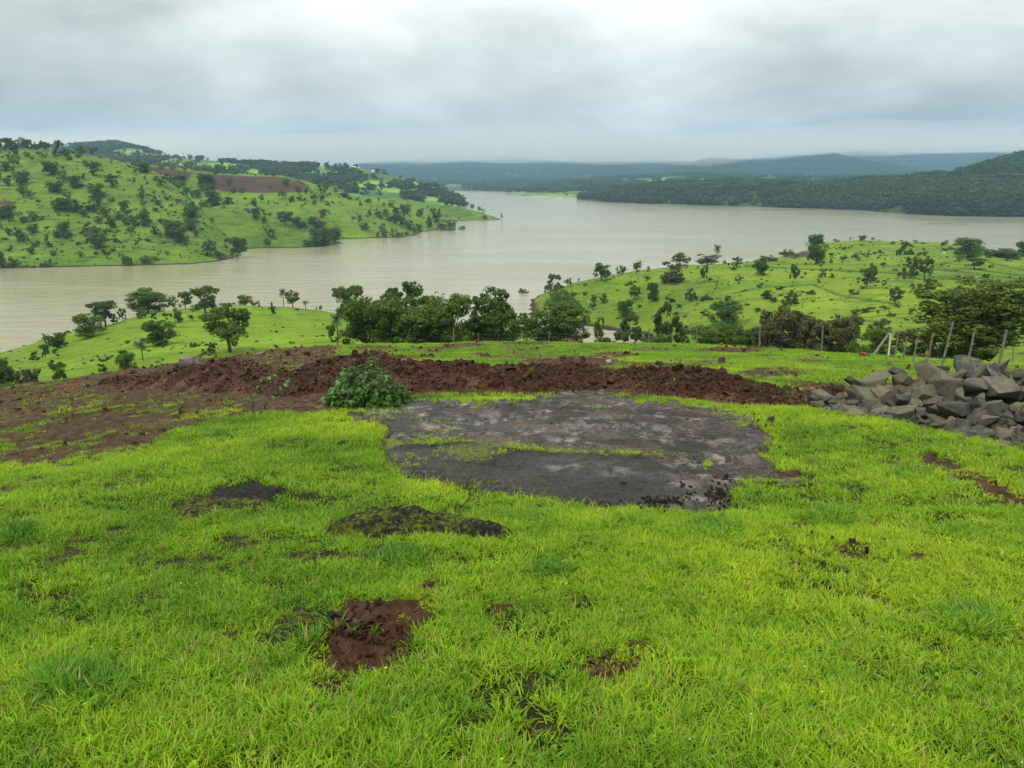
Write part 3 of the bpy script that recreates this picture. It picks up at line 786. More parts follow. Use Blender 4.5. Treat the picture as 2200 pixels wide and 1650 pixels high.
def cover(X, Y, Z=None):
    """(grass cover 0..1, bare soil 0..1, rock 0..1) on the hilltop"""
    Z = GROUND.z(X, Y) if Z is None else Z
    px, py = proj(np.stack([X, Y, Z], -1))
    n = fbm(X / 0.5, Y / 0.5, 4, 5); n2 = fbm(X / 1.7, Y / 1.7, 3, 8); nf = fbm(X / 0.16, Y / 0.16, 3, 15)
    soil = np.zeros(len(X))
    for cx, cyy, a, b, k in BARE:
        e = np.hypot((px - cx) / a, (py - cyy) / b) + 0.35 * n
        soil = np.maximum(soil, k * (1 - smooth01(e, 0.55, 1.15)))
    soil = np.maximum(soil, 0.40 * smooth01(n2 + 0.5 * n + 0.5 * nf, 0.28, 0.95) * (Y > 1.2))
    # churned ground on the left
    bl = seg(px, BANKLINE)
    left = smooth01(bl - py + 10 * n, -4, 10) * (1 - smooth01(px, 700, 760)) * (Y > 4)
    band = np.interp(py, [780, 850, 890, 930, 980, 1060], [0.95, 0.92, 0.84, 0.60, 0.46, 0.3])
    soil = np.maximum(soil, left * np.clip(band + 0.55 * n + 0.35 * n2 + 0.9 * nf, 0, 1))
    # patchy turf behind the earth bank
    back = (py < seg(px, CREST) + 8) & (Y > 9) & (px > 560)
    soil = np.where(back, np.maximum(soil, np.clip(0.30 + 0.75 * n2 + 0.45 * n, 0, 0.9) * np.interp(px, [560, 900, 1500, 1800], [1, .9, .75, .5])), soil)
    mid = (py >= seg(px, CREST) + 8) & (py < seg(px, FRONT) + 3) & (px > 180) & (px < 1850) & (Y > 7)
    soil = np.where(mid, 1.0, soil)
    st = 1 - smooth01(poly_dist(px, py, STREAK, False) + 8 * n, 8, 20)
    soil = np.maximum(soil, np.clip(st * (0.8 + 0.7 * nf + .3 * n), 0, 1))
    soil = np.maximum(soil, smooth01(sd(px, py, HEAP, 16, X, Y), -8, 8))
    rock = np.zeros(len(X))
    for P, w in ((SLAB, 22), (BUMP, 10), (FLAT, 12), (DARK, 10)):
        rock = np.maximum(rock, smooth01(sd(px, py, P, w, X, Y), -3, 5))
    grass = np.clip(1 - soil * 1.05, 0, 1) * (1 - rock)
    # natural thin spots
    grass = grass * np.clip(1.1 - 0.85 * smooth01(nf + 0.5 * n, 0.12, 0.5), 0, 1)
    return grass, soil, rock, px, py

def ground_attr(V):
    X, Y = V[:, 0], V[:, 1]
    gr, so, ro, px, py = cover(X, Y, V[:, 2])
    nf = fbm(X / 0.09, Y / 0.09, 4, 23); nm = fbm(X / 0.4, Y / 0.4, 3, 29)
    w = smooth01(Y, 0.5, 2)
    dz = so * w * (0.045 * nf + 0.09 * nm * smooth01(Y, 5, 9)) - 0.03 * ro
    hp = smooth01(sd(px, py, HEAP, 12, X, Y), -10, 45); dz = dz + hp * (0.022 + 0.045 * nf)
    dz = np.where(Y < 45, dz, 0)
    return {'soil': so, 'leftf': smooth01(1 - (px / 900), 0, .4), 'rockf': ro, 'grassf': gr, 'dz': dz}

def gz(x, y):
    """height of the hilltop with its soil relief"""
    x = np.atleast_1d(np.asarray(x, float)); y = np.atleast_1d(np.asarray(y, float)); z = GROUND.z(x, y)
    return z + ground_attr(np.stack([x, y, z], 1))['dz']
def mat_ground():
    m, g, out = new_mat('hilltop_soil')
    p = pos(g)
    n1 = g.noise(p, 0.5, 5, 0.6); n2 = g.noise(p, 9, 6, 0.65); n3 = g.noise(p, 45, 4, 0.7)
    soil = vattr(g, 'soil'); gr = vattr(g, 'grassf')
    yy = g.node('ShaderNodeSeparateXYZ', ins={0: p}).outputs[1]
    red = g.mix(g.mapr(g.math('ADD', n2, g.math('MULTIPLY', n3, 0.4)), 0.5, 0.9), (0.032, 0.017, 0.009), (0.115, 0.060, 0.034))
    ol = g.mix(g.mapr(g.math('ADD', n2, g.math('MULTIPLY', n3, 0.4)), 0.5, 0.9), (0.045, 0.034, 0.016), (0.150, 0.112, 0.062))
    red = g.mix(g.math('MULTIPLY', vattr(g, 'leftf'), 0.35), red, ol)
    pale = g.mix(g.mapr(n2, 0.4, 0.62), red, (0.20, 0.145, 0.095))
    c = g.mix(g.math('MULTIPLY', g.math('MULTIPLY', g.mapr(n1, 0.5, 0.66), 0.75), g.mapr(yy, 4.5, 7)), red, pale)
    under = g.mix(g.mapr(n2, 0.35, 0.65), (0.016, 0.016, 0.006), (0.042, 0.046, 0.012))
    far_turf = g.mix(g.mapr(n2, 0.38, 0.62), (0.045, 0.10, 0.010), (0.15, 0.28, 0.018))
    under = g.mix(g.mapr(yy, 8, 20), under, far_turf)
    c = g.mix(g.mapr(soil, 0.25, 0.55), under, c)
    h = g.math('ADD', g.math('MULTIPLY', n2, 0.7), g.math('MULTIPLY', n3, 0.3))
    r = g.mapr(n1, 0.4, 0.65, 0.55, 0.9)
    bsdf(g, out, c, r, 0.06, bump(g, h, 0.10))
    return m
M_GROUND = mat_ground()
struct('hilltop_ground', GROUND.mesh('hilltop_ground', 660, [3, 26, 44, 50, 40, 56, 60, 60, 66, 60, 60, 8, 14, 8, 8, 10, 3], [M_GROUND], ground_attr))

# the heaped earth bank ---------------------------------------------------------
def mat_earth():
    m, g, out = new_mat('dug_red_earth')
    p = pos(g)
    n1 = g.noise(p, 1.3, 4, 0.6); n2 = g.noise(p, 14, 6, 0.7); n3 = g.noise(p, 60, 3, 0.7)
    v = g.node('ShaderNodeTexVoronoi', ins={'Vector': p, 'Scale': 16.0, 'Randomness': 1.0}).outputs['Distance']
    c = g.ramp(g.math('ADD', g.math('MULTIPLY', n2, 0.6), g.math('MULTIPLY', n3, 0.4)),
               [(0.3, (0.022, 0.0095, 0.005)), (0.52, (0.058, 0.0255, 0.013)), (0.75, (0.140, 0.068, 0.038))])
    c = g.mix(g.math('MULTIPLY', g.mapr(n1, 0.50, 0.68), 0.8), c, (0.17, 0.088, 0.054))
    h = g.math('ADD', g.math('MULTIPLY', v, -0.8), g.math('MULTIPLY', n2, 0.8))
    bsdf(g, out, c, 0.8, 0.2, bump(g, h, 0.07))
    return m
M_EARTH = mat_earth()
def bank_points(pxs, ts):
    """world points of the heaped earth: px along the bank, t across it (0 foot, .45 crest, 1 back)"""
    fx = []; 
    for px in pxs:
        x, y, z = GROUND.find(px, seg(px, FRONT), 4, 30); fx.append((x, y))
    fx = np.array(fx)
    ker = np.hanning(9); ker /= ker.sum()
    fy = np.convolve(np.pad(fx[:, 1], 4, 'edge'), ker, 'valid')
    w = seg(pxs, WIDTH)
    cyy = fy + w * 0.45
    q = at(pxs, seg(pxs, CREST) + 7, cyy)
    cz = q[2]
    return fy, w, cyy, cz
BPX = np.linspace(185, 1845, 240)
B_F, B_W, B_C, B_Z = bank_points(BPX, None)
def bank_surface(px, t, fine=True):
    f = np.interp(px, BPX, B_F); w = np.interp(px, BPX, B_W)
    Y = f + w * t
    cY = f + 0.45 * w; cz = np.interp(px, BPX, B_Z)
    py0 = seg(px, CREST) * 0 + np.interp(t, [0, .45, 1], [0, 1, 2])
    # keep the column of the crest ray
    slope = at(px, seg(px, CREST), cY)[0] / cY
    X = slope * Y
    g0 = GROUND.z(X, Y); gc = GROUND.z(slope * cY, cY)
    hgt = np.maximum(cz - gc, 0.10)
    sh = np.where(t < .45, np.sin(np.clip(t / .45, 0, 1) * math.pi / 2) ** 0.9, 0.5 + 0.5 * np.cos(np.clip((t - .45) / .55, 0, 1) * math.pi))
    env = np.clip(np.minimum(t / 0.08, (1 - t) / 0.12), 0, 1)
    endf = smooth01(px, 185, 260) * (1 - smooth01(px, 1780, 1845))
    n = 0.06 * fbm(X / 0.8, Y / 0.8, 3, 51) + 0.045 * fbm(X / 0.24, Y / 0.24, 3, 52)
    if fine: n = n + 0.03 * fbm(X / 0.075, Y / 0.075, 2, 53)
    Z = g0 + endf * (hgt * sh + env * n * (0.5 + hgt)) - 0.05 * (1 - env) - 0.08 * (1 - endf)
    return X, Y, Z
P_, T_ = np.meshgrid(np.linspace(185, 1845, 860), np.linspace(0, 1, 84))
bx, by, bz = bank_surface(P_.ravel(), T_.ravel())
struct('earth_bank', mesh_np('earth_bank', np.stack([bx, by, bz], 1), grid_faces(*P_.shape), [M_EARTH]))

# rock outcrops -------------------------------------------------------------------
def mat_rock_slab(name, wet=1.0, dark=False):
    m, g, out = new_mat(name)
    p = pos(g)
    st = g.mapping(p, (1.25, 0.8, 1), rot=(0, 0, 0.5))
    n1 = g.noise(p, 0.9, 5, 0.6, 0.4); n2 = g.noise(st, 5.5, 6, 0.68, 0.3); n3 = g.noise(p, 38, 5, 0.7); n4 = g.noise(g.mapping(p, loc=(5, 2, 0)), 1.6, 4, 0.6)
    c = g.mix(g.mapr(n3, 0.35, 0.7), *(((0.005, 0.005, 0.0045), (0.026, 0.025, 0.022)) if dark else ((0.007, 0.0065, 0.006), (0.052, 0.046, 0.041))))
    film = g.math('MULTIPLY', g.mapr(g.math('ADD', g.math('MULTIPLY', n2, 0.75), g.math('MULTIPLY', n3, 0.25)), 0.47, 0.60), vattr(g, 'film'))
    film = g.math('MULTIPLY', film, g.mapr(g.noise(g.mapping(p, loc=(3, 8, 0)), 2.6, 4, 0.6), 0.44, 0.60, 0.05, 1.0))
    c = g.mix(g.math('MULTIPLY', film, 0.95), c, (0.310, 0.258, 0.225))
    silt = g.math('MULTIPLY', g.mapr(n4, 0.50, 0.62), vattr(g, 'silt'))
    c = g.mix(silt, c, g.mix(g.mapr(n3, 0.4, 0.65), (0.045, 0.027, 0.02), (0.12, 0.078, 0.058)))
    cr = g.node('ShaderNodeTexVoronoi', feature='DISTANCE_TO_EDGE', ins={'Vector': g.mapping(st, (1, 1, 1)), 'Scale': 3.0, 'Randomness': 1.0}).outputs['Distance']
    crack = g.mapr(g.math('ADD', cr, g.math('MULTIPLY', g.math('SUBTRACT', n3, 0.5), 0.10)), 0.0, 0.05, 0.55, 0.0)
    c = g.mix(crack, c, (0.01, 0.01, 0.01))
    mo = vattr(g, 'moss')
    mm = g.mapr(g.math('ADD', mo, g.math('MULTIPLY', g.math('SUBTRACT', g.noise(p, 34, 6, 0.75), 0.5), 2.0)), 0.50, 0.80)
    c = g.mix(mm, c, g.mix(n3, (0.030, 0.040, 0.004), (0.165, 0.190, 0.012)))
    h = g.math('ADD', g.math('MULTIPLY', n2, 0.5), g.math('MULTIPLY', n3, 0.35)); h = g.math('ADD', h, g.math('MULTIPLY', g.noise(p, 120, 2), 0.12))
    rg = g.mapr(g.math('ADD', n1, g.math('MULTIPLY', film, 0.2)), 0.35, 0.62, 0.36 if wet else 0.8, 0.85)
    pud = g.mapr(g.math('ADD', vattr(g, 'pud'), g.math('MULTIPLY', g.math('SUBTRACT', n2, 0.5), 2.2)), 0.45, 0.85)
    c = g.mix(g.math('MULTIPLY', pud, 0.8), c, (0.085, 0.066, 0.052))
    rg = g.math('ADD', g.math('MULTIPLY', rg, g.math('SUBTRACT', 1.0, pud)), g.math('MULTIPLY', pud, 0.16))
    nb = g.node('ShaderNodeBump', ins={'Distance': 0.035, 'Height': h}); g.l.new(g.math('SUBTRACT', 1.0, g.math('MULTIPLY', pud, 0.97)), nb.inputs['Strength'])
    bsdf(g, out, c, rg, 0.10 if dark else 0.32, nb.outputs[0])
    return m
M_SLAB = mat_rock_slab('wet_basalt'); M_SLAB_DARK = mat_rock_slab('dark_mossy_basalt', 0, True)

def outcrop(name, poly, h, nx, ny, label, wob=12, soft=14, dome=None, attr=None, lump=0.01, sink=0.05):
    P = np.array([GROUND.find(x, y, 1.2, 14) for x, y in poly])
    x0, x1 = P[:, 0].min() - .12, P[:, 0].max() + .12; y0, y1 = P[:, 1].min() - .12, P[:, 1].max() + .12
    X, Y = np.meshgrid(np.linspace(x0, x1, nx), np.linspace(y0, y1, ny)); X = X.ravel(); Y = Y.ravel()
    Z = GROUND.z(X, Y); px, py = proj(np.stack([X, Y, Z], 1))
    d = sd(px, py, poly, wob, X, Y)
    e = smooth01(d, -soft * .5, soft)
    hh = h * e
    if dome: hh = hh + dome * smooth01(d, 0, 42) ** 0.8 * (1 + 0.35 * fbm(X / 0.22, Y / 0.22, 3, 12))
    relief = lump * fbm(X / 0.3, Y / 0.2, 4, 61) + lump * 1.0 * fbm(X / 0.07, Y / 0.06, 3, 62)
    A = attr(px, py, X, Y, d) if attr else {'moss': np.full(len(X), .5), 'film': np.zeros(len(X)), 'silt': np.zeros(len(X))}
    Z = Z - sink * (1 - e) + hh + e * relief + A.pop('dz', 0)
    me = mesh_np(name, np.stack([X, Y, Z], 1), grid_faces(ny, nx), [M_SLAB if poly is SLAB else M_SLAB_DARK], attrs=A)
    bm = bmesh.new(); bm.from_mesh(me)                  # drop what lies buried well outside the rim
    bad = [v for v, k in zip(bm.verts, d) if k < -soft * 2.5]
    bmesh.ops.delete(bm, geom=bad, context='VERTS'); bm.to_mesh(me); bm.free()
    o = link(name, me)
    return tag(o, label, 'rock')
def slab_attr(px, py, X, Y, d):
    stp = np.interp(px, [a for a, b in STEP], [b for a, b in STEP])
    low = smooth01(py - stp, -3, 8)
    hump = 1 - smooth01(np.hypot((px - 1010) / 105, (py - 985) / 30), .3, 1.05)
    moss = 0.72 * hump + 0.56 * (1 - smooth01(d, 4, 40)) + 0.55 * (1 - smooth01(np.abs(py - stp), 2, 12)) * (px < 1480) * (px > 830)
    moss = np.maximum(moss, 0.5 * (1 - smooth01(np.hypot((px - 1590) / 80, (py - 905) / 34), .4, 1.1)))
    moss = np.maximum(moss, 0.36 * (1 - smooth01(np.hypot((px - 920) / 140, (py - 945) / 70), .4, 1.1)))
    moss = np.maximum(moss, 0.40 * (1 - smooth01(np.hypot((px - 1050) / 170, (py - 1050) / 26), .4, 1.1)))
    film = np.clip(1 - low, 0, 1) * 0.85 + low * np.clip(smooth01(px, 1380, 1480) * 0.9 + (1 - smooth01(np.hypot((px - 1330) / 70, (py - 1010) / 22), .3, 1)) * .9 + (1 - smooth01(np.hypot((px - 1215) / 60, (py - 1010) / 16), .3, 1)) * .8, 0, 1)
    silt = (1 - low) * 0.9 * smooth01(px, 900, 1150) + low * 0.35 * smooth01(px, 1350, 1450)
    dz = 0.035 * (1 - low) + 0.05 * hump
    pud = np.zeros(len(px))
    for cx, cyy, a, b in ((1335, 1012, 46, 13), (1210, 1008, 60, 11), (1470, 1045, 60, 14), (1610, 1000, 50, 12), (1560, 960, 36, 9), (1300, 905, 50, 9), (1050, 905, 50, 8), (1420, 930, 44, 9)):
        pud = np.maximum(pud, .75 * (1 - smooth01(np.hypot((px - cx) / a, (py - cyy) / b), .2, 1.2)))
    return {'moss': moss, 'film': film, 'silt': silt, 'pud': pud, 'dz': dz * smooth01(d, -4, 10)}
outcrop('rock_slab', SLAB, 0.025, 420, 330, 'large flat black wet rock slab lying bare in the grass', wob=22, attr=slab_attr, lump=0.022)
outcrop('rock_outcrop', BUMP, 0.015, 230, 110, 'humped dark rock covered with yellow-green moss, in front of the flat slab', wob=10, dome=0.115,
        attr=lambda px, py, X, Y, d: {'moss': 0.56 + 0.12 * fbm(X / .1, Y / .1, 2, 4), 'film': np.zeros(len(X)), 'silt': np.zeros(len(X))}, lump=0.02)
outcrop('rock_outcrop', FLAT, 0.02, 170, 100, 'low slate-grey rock patch in the grass on the left, dead grass behind it', wob=12, dome=0.012,
        attr=lambda px, py, X, Y, d: {'moss': np.where(py > 1078, 0.60, 0.36), 'film': np.full(len(X), .10), 'silt': np.full(len(X), .3)}, lump=0.016)
outcrop('rock_outcrop', DARK, 0.01, 130, 90, 'small black mossy rock beside the patch of dug soil near the camera', wob=8, dome=0.035,
        attr=lambda px, py, X, Y, d: {'moss': 0.58 + 0.25 * fbm(X / .05, Y / .02, 2, 4), 'film': np.zeros(len(X)), 'silt': np.zeros(len(X))}, lump=0.008)

# ---------------------------------------------------------------- angular stones, clods
def hull_mesh(name, seed, sx=1, sy=1, sz=1, n=13, sub=0, rough=0.0, mats=(), box=0.55, bev=0.0):
    r = random.Random(seed); bm = bmesh.new()
    for _ in range(n):
        v = Vector([r.uniform(-1, 1) for _ in range(3)])
        b = Vector([max(-box, min(box, c * 1.2)) for c in v]) / box
        s = v.normalized()
        q = b.lerp(s, 0.45)
        bm.verts.new((q.x * sx, q.y * sy, q.z * sz))
    ret = bmesh.ops.convex_hull(bm, input=bm.verts)
    junk = [e for e in ret['geom_interior'] if isinstance(e, bmesh.types.BMVert)]
    if junk: bmesh.ops.delete(bm, geom=junk, context='VERTS')
    bmesh.ops.dissolve_limit(bm, angle_limit=math.radians(16), verts=bm.verts, edges=bm.edges)
    if bev: bmesh.ops.bevel(bm, geom=list(bm.edges), offset=bev, segments=1, affect='EDGES', profile=0.6)
    bmesh.ops.triangulate(bm, faces=bm.faces)
    for _ in range(sub):
        bmesh.ops.subdivide_edges(bm, edges=bm.edges, cuts=1, use_grid_fill=True)
    if rough:
        co = np.array([v.co[:] for v in bm.verts])
        d = fbm(co[:, 0] * 2.3 + seed, co[:, 1] * 2.3 + co[:, 2] * 1.7, 3, seed) + 0.6 * fbm(co[:, 2] * 7 + seed, co[:, 0] * 3 - co[:, 1] * 3, 2, seed + 3)
        bm.normal_update()
        for v, k in zip(bm.verts, d): v.co += v.normal * float(k) * rough
    me = bpy.data.meshes.new(name); bm.to_mesh(me); bm.free()
    for m in mats: me.materials.append(m)
    try: me.set_sharp_from_angle(angle=math.radians(22))
    except Exception: pass
    for p in me.polygons: p.use_smooth = True
    return me

def mat_stone():
    m, g, out = new_mat('quarried_stone')
    oi = g.node('ShaderNodeObjectInfo')
    tc = g.node('ShaderNodeTexCoord').outputs['Object']
    off = g.node('ShaderNodeVectorMath', operation='ADD', ins={0: tc, 1: oi.outputs['Location']}).outputs[0]
    n1 = g.noise(off, 2.2, 4, 0.6); n2 = g.noise(off, 9, 6, 0.7); n3 = g.noise(g.mapping(off, (1, 1, 5), rot=(0.5, 0.3, 0)), 5, 5, 0.65)
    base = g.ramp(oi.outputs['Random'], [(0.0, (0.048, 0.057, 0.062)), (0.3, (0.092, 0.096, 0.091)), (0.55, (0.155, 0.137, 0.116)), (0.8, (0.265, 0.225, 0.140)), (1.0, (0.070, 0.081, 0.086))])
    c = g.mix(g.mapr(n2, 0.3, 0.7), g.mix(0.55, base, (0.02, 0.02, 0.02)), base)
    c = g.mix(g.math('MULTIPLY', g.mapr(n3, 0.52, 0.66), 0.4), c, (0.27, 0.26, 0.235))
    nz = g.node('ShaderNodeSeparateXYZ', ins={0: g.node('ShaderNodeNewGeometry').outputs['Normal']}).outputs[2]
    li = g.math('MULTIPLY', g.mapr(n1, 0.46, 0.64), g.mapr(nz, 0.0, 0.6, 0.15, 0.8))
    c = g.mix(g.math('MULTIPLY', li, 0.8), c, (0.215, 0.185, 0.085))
    h = g.math('ADD', g.math('MULTIPLY', n2, 0.5), g.math('MULTIPLY', n3, 0.5))
    bsdf(g, out, c, 0.75, 0.3, bump(g, h, 0.05))
    return m
M_STONE = mat_stone()
CLODS = [hull_mesh('clod', 500 + i, 1, random.Random(i).uniform(.6, 1), random.Random(i + 9).uniform(.45, .8), 10, mats=[M_EARTH]) for i in range(6)]
for c_ in CLODS:
    for p in c_.polygons: p.use_smooth = False

rng = np.random.default_rng(7)
def rots(n, tilt=0.15):
    return np.stack([rng.normal(0, tilt, n), rng.normal(0, tilt, n), rng.uniform(0, 2 * math.pi, n)], 1)
# clods heaped on the bank, then strewn over the churned ground
n = 20000
px_ = rng.uniform(190, 1840, n); t_ = rng.beta(1.4, 1.7, n)
x_, y_, z_ = bank_surface(px_, t_)
s_ = 0.011 * rng.pareto(2.3, n) + 0.012; s_ = np.minimum(s_, 0.085) * np.interp(px_, [200, 900, 1800], [.9, 1.15, .9])
scatter('soil_clods', CLODS, np.stack([x_, y_, z_ + s_ * .15], 1), rots(n, 1.2), s_, rng.integers(0, 6, n), rng.random(n))
P = GROUND.sample(40000, rng, 4, 11, (-0.62, 0.66))
gr, so, ro, px_, py_ = cover(P[:, 0], P[:, 1], P[:, 2])
k = (rng.random(len(P)) < so * np.clip(0.45 + 0.9 * fbm(P[:, 0] / .8, P[:, 1] / .8, 3, 90), 0.10, 1)) & (px_ > -300) & (px_ < 2500) & (ro < .3)
P = P[k]; n = len(P); s_ = np.minimum(0.010 * rng.pareto(2.4, n) + 0.009, 0.085) * np.interp(P[:, 1], [3, 8, 25], [0.45, 1, 1.5])
scatter('loose_clods', CLODS, P + np.stack([0 * s_, 0 * s_, s_ * .2], 1), rots(n, 1.2), s_, rng.integers(0, 6, n), rng.random(n))
# crumbs of dark earth on the front corner of the slab and beside the near dug patch
cl = []
for cx, cyy, a, b, m_ in ((1410, 1088, 60, 14, 60), (1540, 1075, 30, 30, 70), (1340, 1048, 8, 4, 6), (1620, 912, 30, 12, 10), (1470, 1060, 70, 20, 20), (790, 1370, 85, 48, 240), (1550, 1040, 30, 12, 14), (1310, 1440, 70, 40, 34), (1370, 1400, 60, 26, 14), (700, 1480, 40, 16, 24), (925, 1265, 24, 9, 14), (1830, 1185, 80, 30, 9)):
    for _ in range(m_):
        q = GROUND.find(cx + rng.normal() * a * .5, cyy + rng.normal() * b * .5, 1.2, 12)
        cl.append((q[0], q[1], q[2] + (0.03 if cyy < 1200 and cyy > 1000 else 0.045 if cyy < 1000 else 0.02), rng.uniform(.006, .022)))
cl = np.array(cl)
nearp = cl[:, 1] < 3.4
cl[:, 2] = np.where(nearp, gz(cl[:, 0], cl[:, 1]) + cl[:, 3] * .35, cl[:, 2])
M_DARKSOIL = mat_plain('wet_black_soil', (.010, .0075, .006), (.035, .026, .019), 30)
DCLODS = []
for c_ in CLODS:
    q_ = c_.copy(); q_.materials.clear(); q_.materials.append(M_DARKSOIL); DCLODS.append(q_)
on = cl[:, 1] > 3.4
for nm, K, sel in (('dark_crumbs', DCLODS, on), ('near_crumbs', CLODS, ~on)):
    q_ = cl[sel]; scatter(nm, K, q_[:, :3], rots(len(q_), 1.2), q_[:, 3], rng.integers(0, 6, len(q_)), rng.random(len(q_)))

# ---------------------------------------------------------------- grass
def mat_grass():
    m, g, out = new_mat('grass_blades')
    hue = vattr(g, 'hue', 'INSTANCER'); lr = vattr(g, 'leaf'); t = vattr(g, 'tip')
    f = g.math('ADD', g.math('MULTIPLY', hue, 0.70), g.math('MULTIPLY', lr, 0.33))
    c = g.ramp(f, [(0.0, (0.030, 0.115, 0.016)), (0.30, (0.100, 0.250, 0.014)), (0.58, (0.250, 0.415, 0.016)), (0.85, (0.430, 0.550, 0.022)), (1.0, (0.50, 0.52, 0.05))])
    dry = g.math('GREATER_THAN', lr, 0.955)
    c = g.mix(g.math('MULTIPLY', dry, 0.8), c, (0.40, 0.27, 0.12))
    base = g.mix(1.0, c, (0.36, 0.40, 0.30), 'MULTIPLY')  # roots darkened in the colour, standing in for shade between the blades
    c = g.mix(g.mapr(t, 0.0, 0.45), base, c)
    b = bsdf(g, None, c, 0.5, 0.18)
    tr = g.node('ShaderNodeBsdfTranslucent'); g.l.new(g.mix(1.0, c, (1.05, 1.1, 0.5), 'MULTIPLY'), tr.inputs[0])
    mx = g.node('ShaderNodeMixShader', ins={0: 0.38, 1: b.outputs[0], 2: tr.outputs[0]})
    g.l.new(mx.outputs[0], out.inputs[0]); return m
M_GRASS = mat_grass()
def tuft(seed, n, rad, L, w, lean=(0.15, 1.1), up=0.0, segs=4):
    r = np.random.default_rng(seed); V = []; F3 = []; F4 = []; leaf = []; tip = []
    for i in range(n):
        a = r.uniform(0, 2 * math.pi); rr = rad * math.sqrt(r.random()); bx, by = rr * math.cos(a), rr * math.sin(a)
        az = a + r.normal(0, 0.9); ln = L * r.uniform(0.45, 1.15); th0 = r.uniform(0, 0.35); th1 = r.uniform(*lean) + up
        ww = w * r.uniform(.6, 1.2); tw = r.uniform(-.6, .6); x, y, z = bx, by, -0.01
        k0 = len(V); q = r.random()
        for s in range(segs + 1):
            t = s / segs; th = th0 + (th1 - th0) * t * 1.5
            if s: 
                x += math.cos(az) * math.sin(th) * ln / segs; y += math.sin(az) * math.sin(th) * ln / segs; z += math.cos(th) * ln / segs
            wd = ww * (1 - t ** 1.7) * (0.7 + 0.6 * min(t * 3, 1)) * 0.5
            dx, dy = -math.sin(az + tw), math.cos(az + tw)
            if s < segs:
                V += [(x - dx * wd, y - dy * wd, z), (x + dx * wd, y + dy * wd, z)]; leaf += [q, q]; tip += [t, t]
            else: V.append((x, y, z)); leaf.append(q); tip.append(1)
        for s in range(segs - 1): F4.append((k0 + 2 * s, k0 + 2 * s + 1, k0 + 2 * s + 3, k0 + 2 * s + 2))
        F3.append((k0 + 2 * segs - 2, k0 + 2 * segs - 1, k0 + 2 * segs))
    return mesh_np('grass_tuft', V, [np.array(F4), np.array(F3)], [M_GRASS], True, {'leaf': np.array(leaf), 'tip': np.array(tip, float)})
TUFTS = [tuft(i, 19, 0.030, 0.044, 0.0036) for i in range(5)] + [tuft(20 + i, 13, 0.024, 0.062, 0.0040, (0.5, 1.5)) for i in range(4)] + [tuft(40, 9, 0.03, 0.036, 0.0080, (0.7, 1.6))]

def rosette(seed):
    r = np.random.default_rng(seed); V = []; F = []; L = []; T = []
    for i in range(7):
        a = i * 2.4 + r.normal(0, .2); ln = .013 * r.uniform(.6, 1.2); w = ln * .32; ux, uy = math.cos(a), math.sin(a); k = len(V); zz = .012 + .012 * r.random()
        for t, ww, h in ((.1, .1, 0), (.45, 1, .8), (.8, .8, 1), (1.05, .05, .75)):
            V += [(ux * ln * t - uy * w * ww, uy * ln * t + ux * w * ww, zz * h + .006), (ux * ln * t + uy * w * ww, uy * ln * t - ux * w * ww, zz * h + .006)]; q = .2 + .2 * r.random(); L += [q, q]; T += [.7, .7]
        for j in range(3): F.append((k + 2 * j, k + 2 * j + 1, k + 2 * j + 3, k + 2 * j + 2))
    return mesh_np('weed_rosette', V, np.array(F), [M_GRASS], True, {'leaf': np.array(L), 'tip': np.array(T)})
def dry_tuft(seed):
    me = tuft(seed, 6, .02, .07, .0032, (.2, 1.5)); a = me.attributes['leaf']; a.data.foreach_set('value', np.ones(len(me.vertices), np.float32)); return me
TUFTS += [rosette(1), rosette(2), dry_tuft(3)]
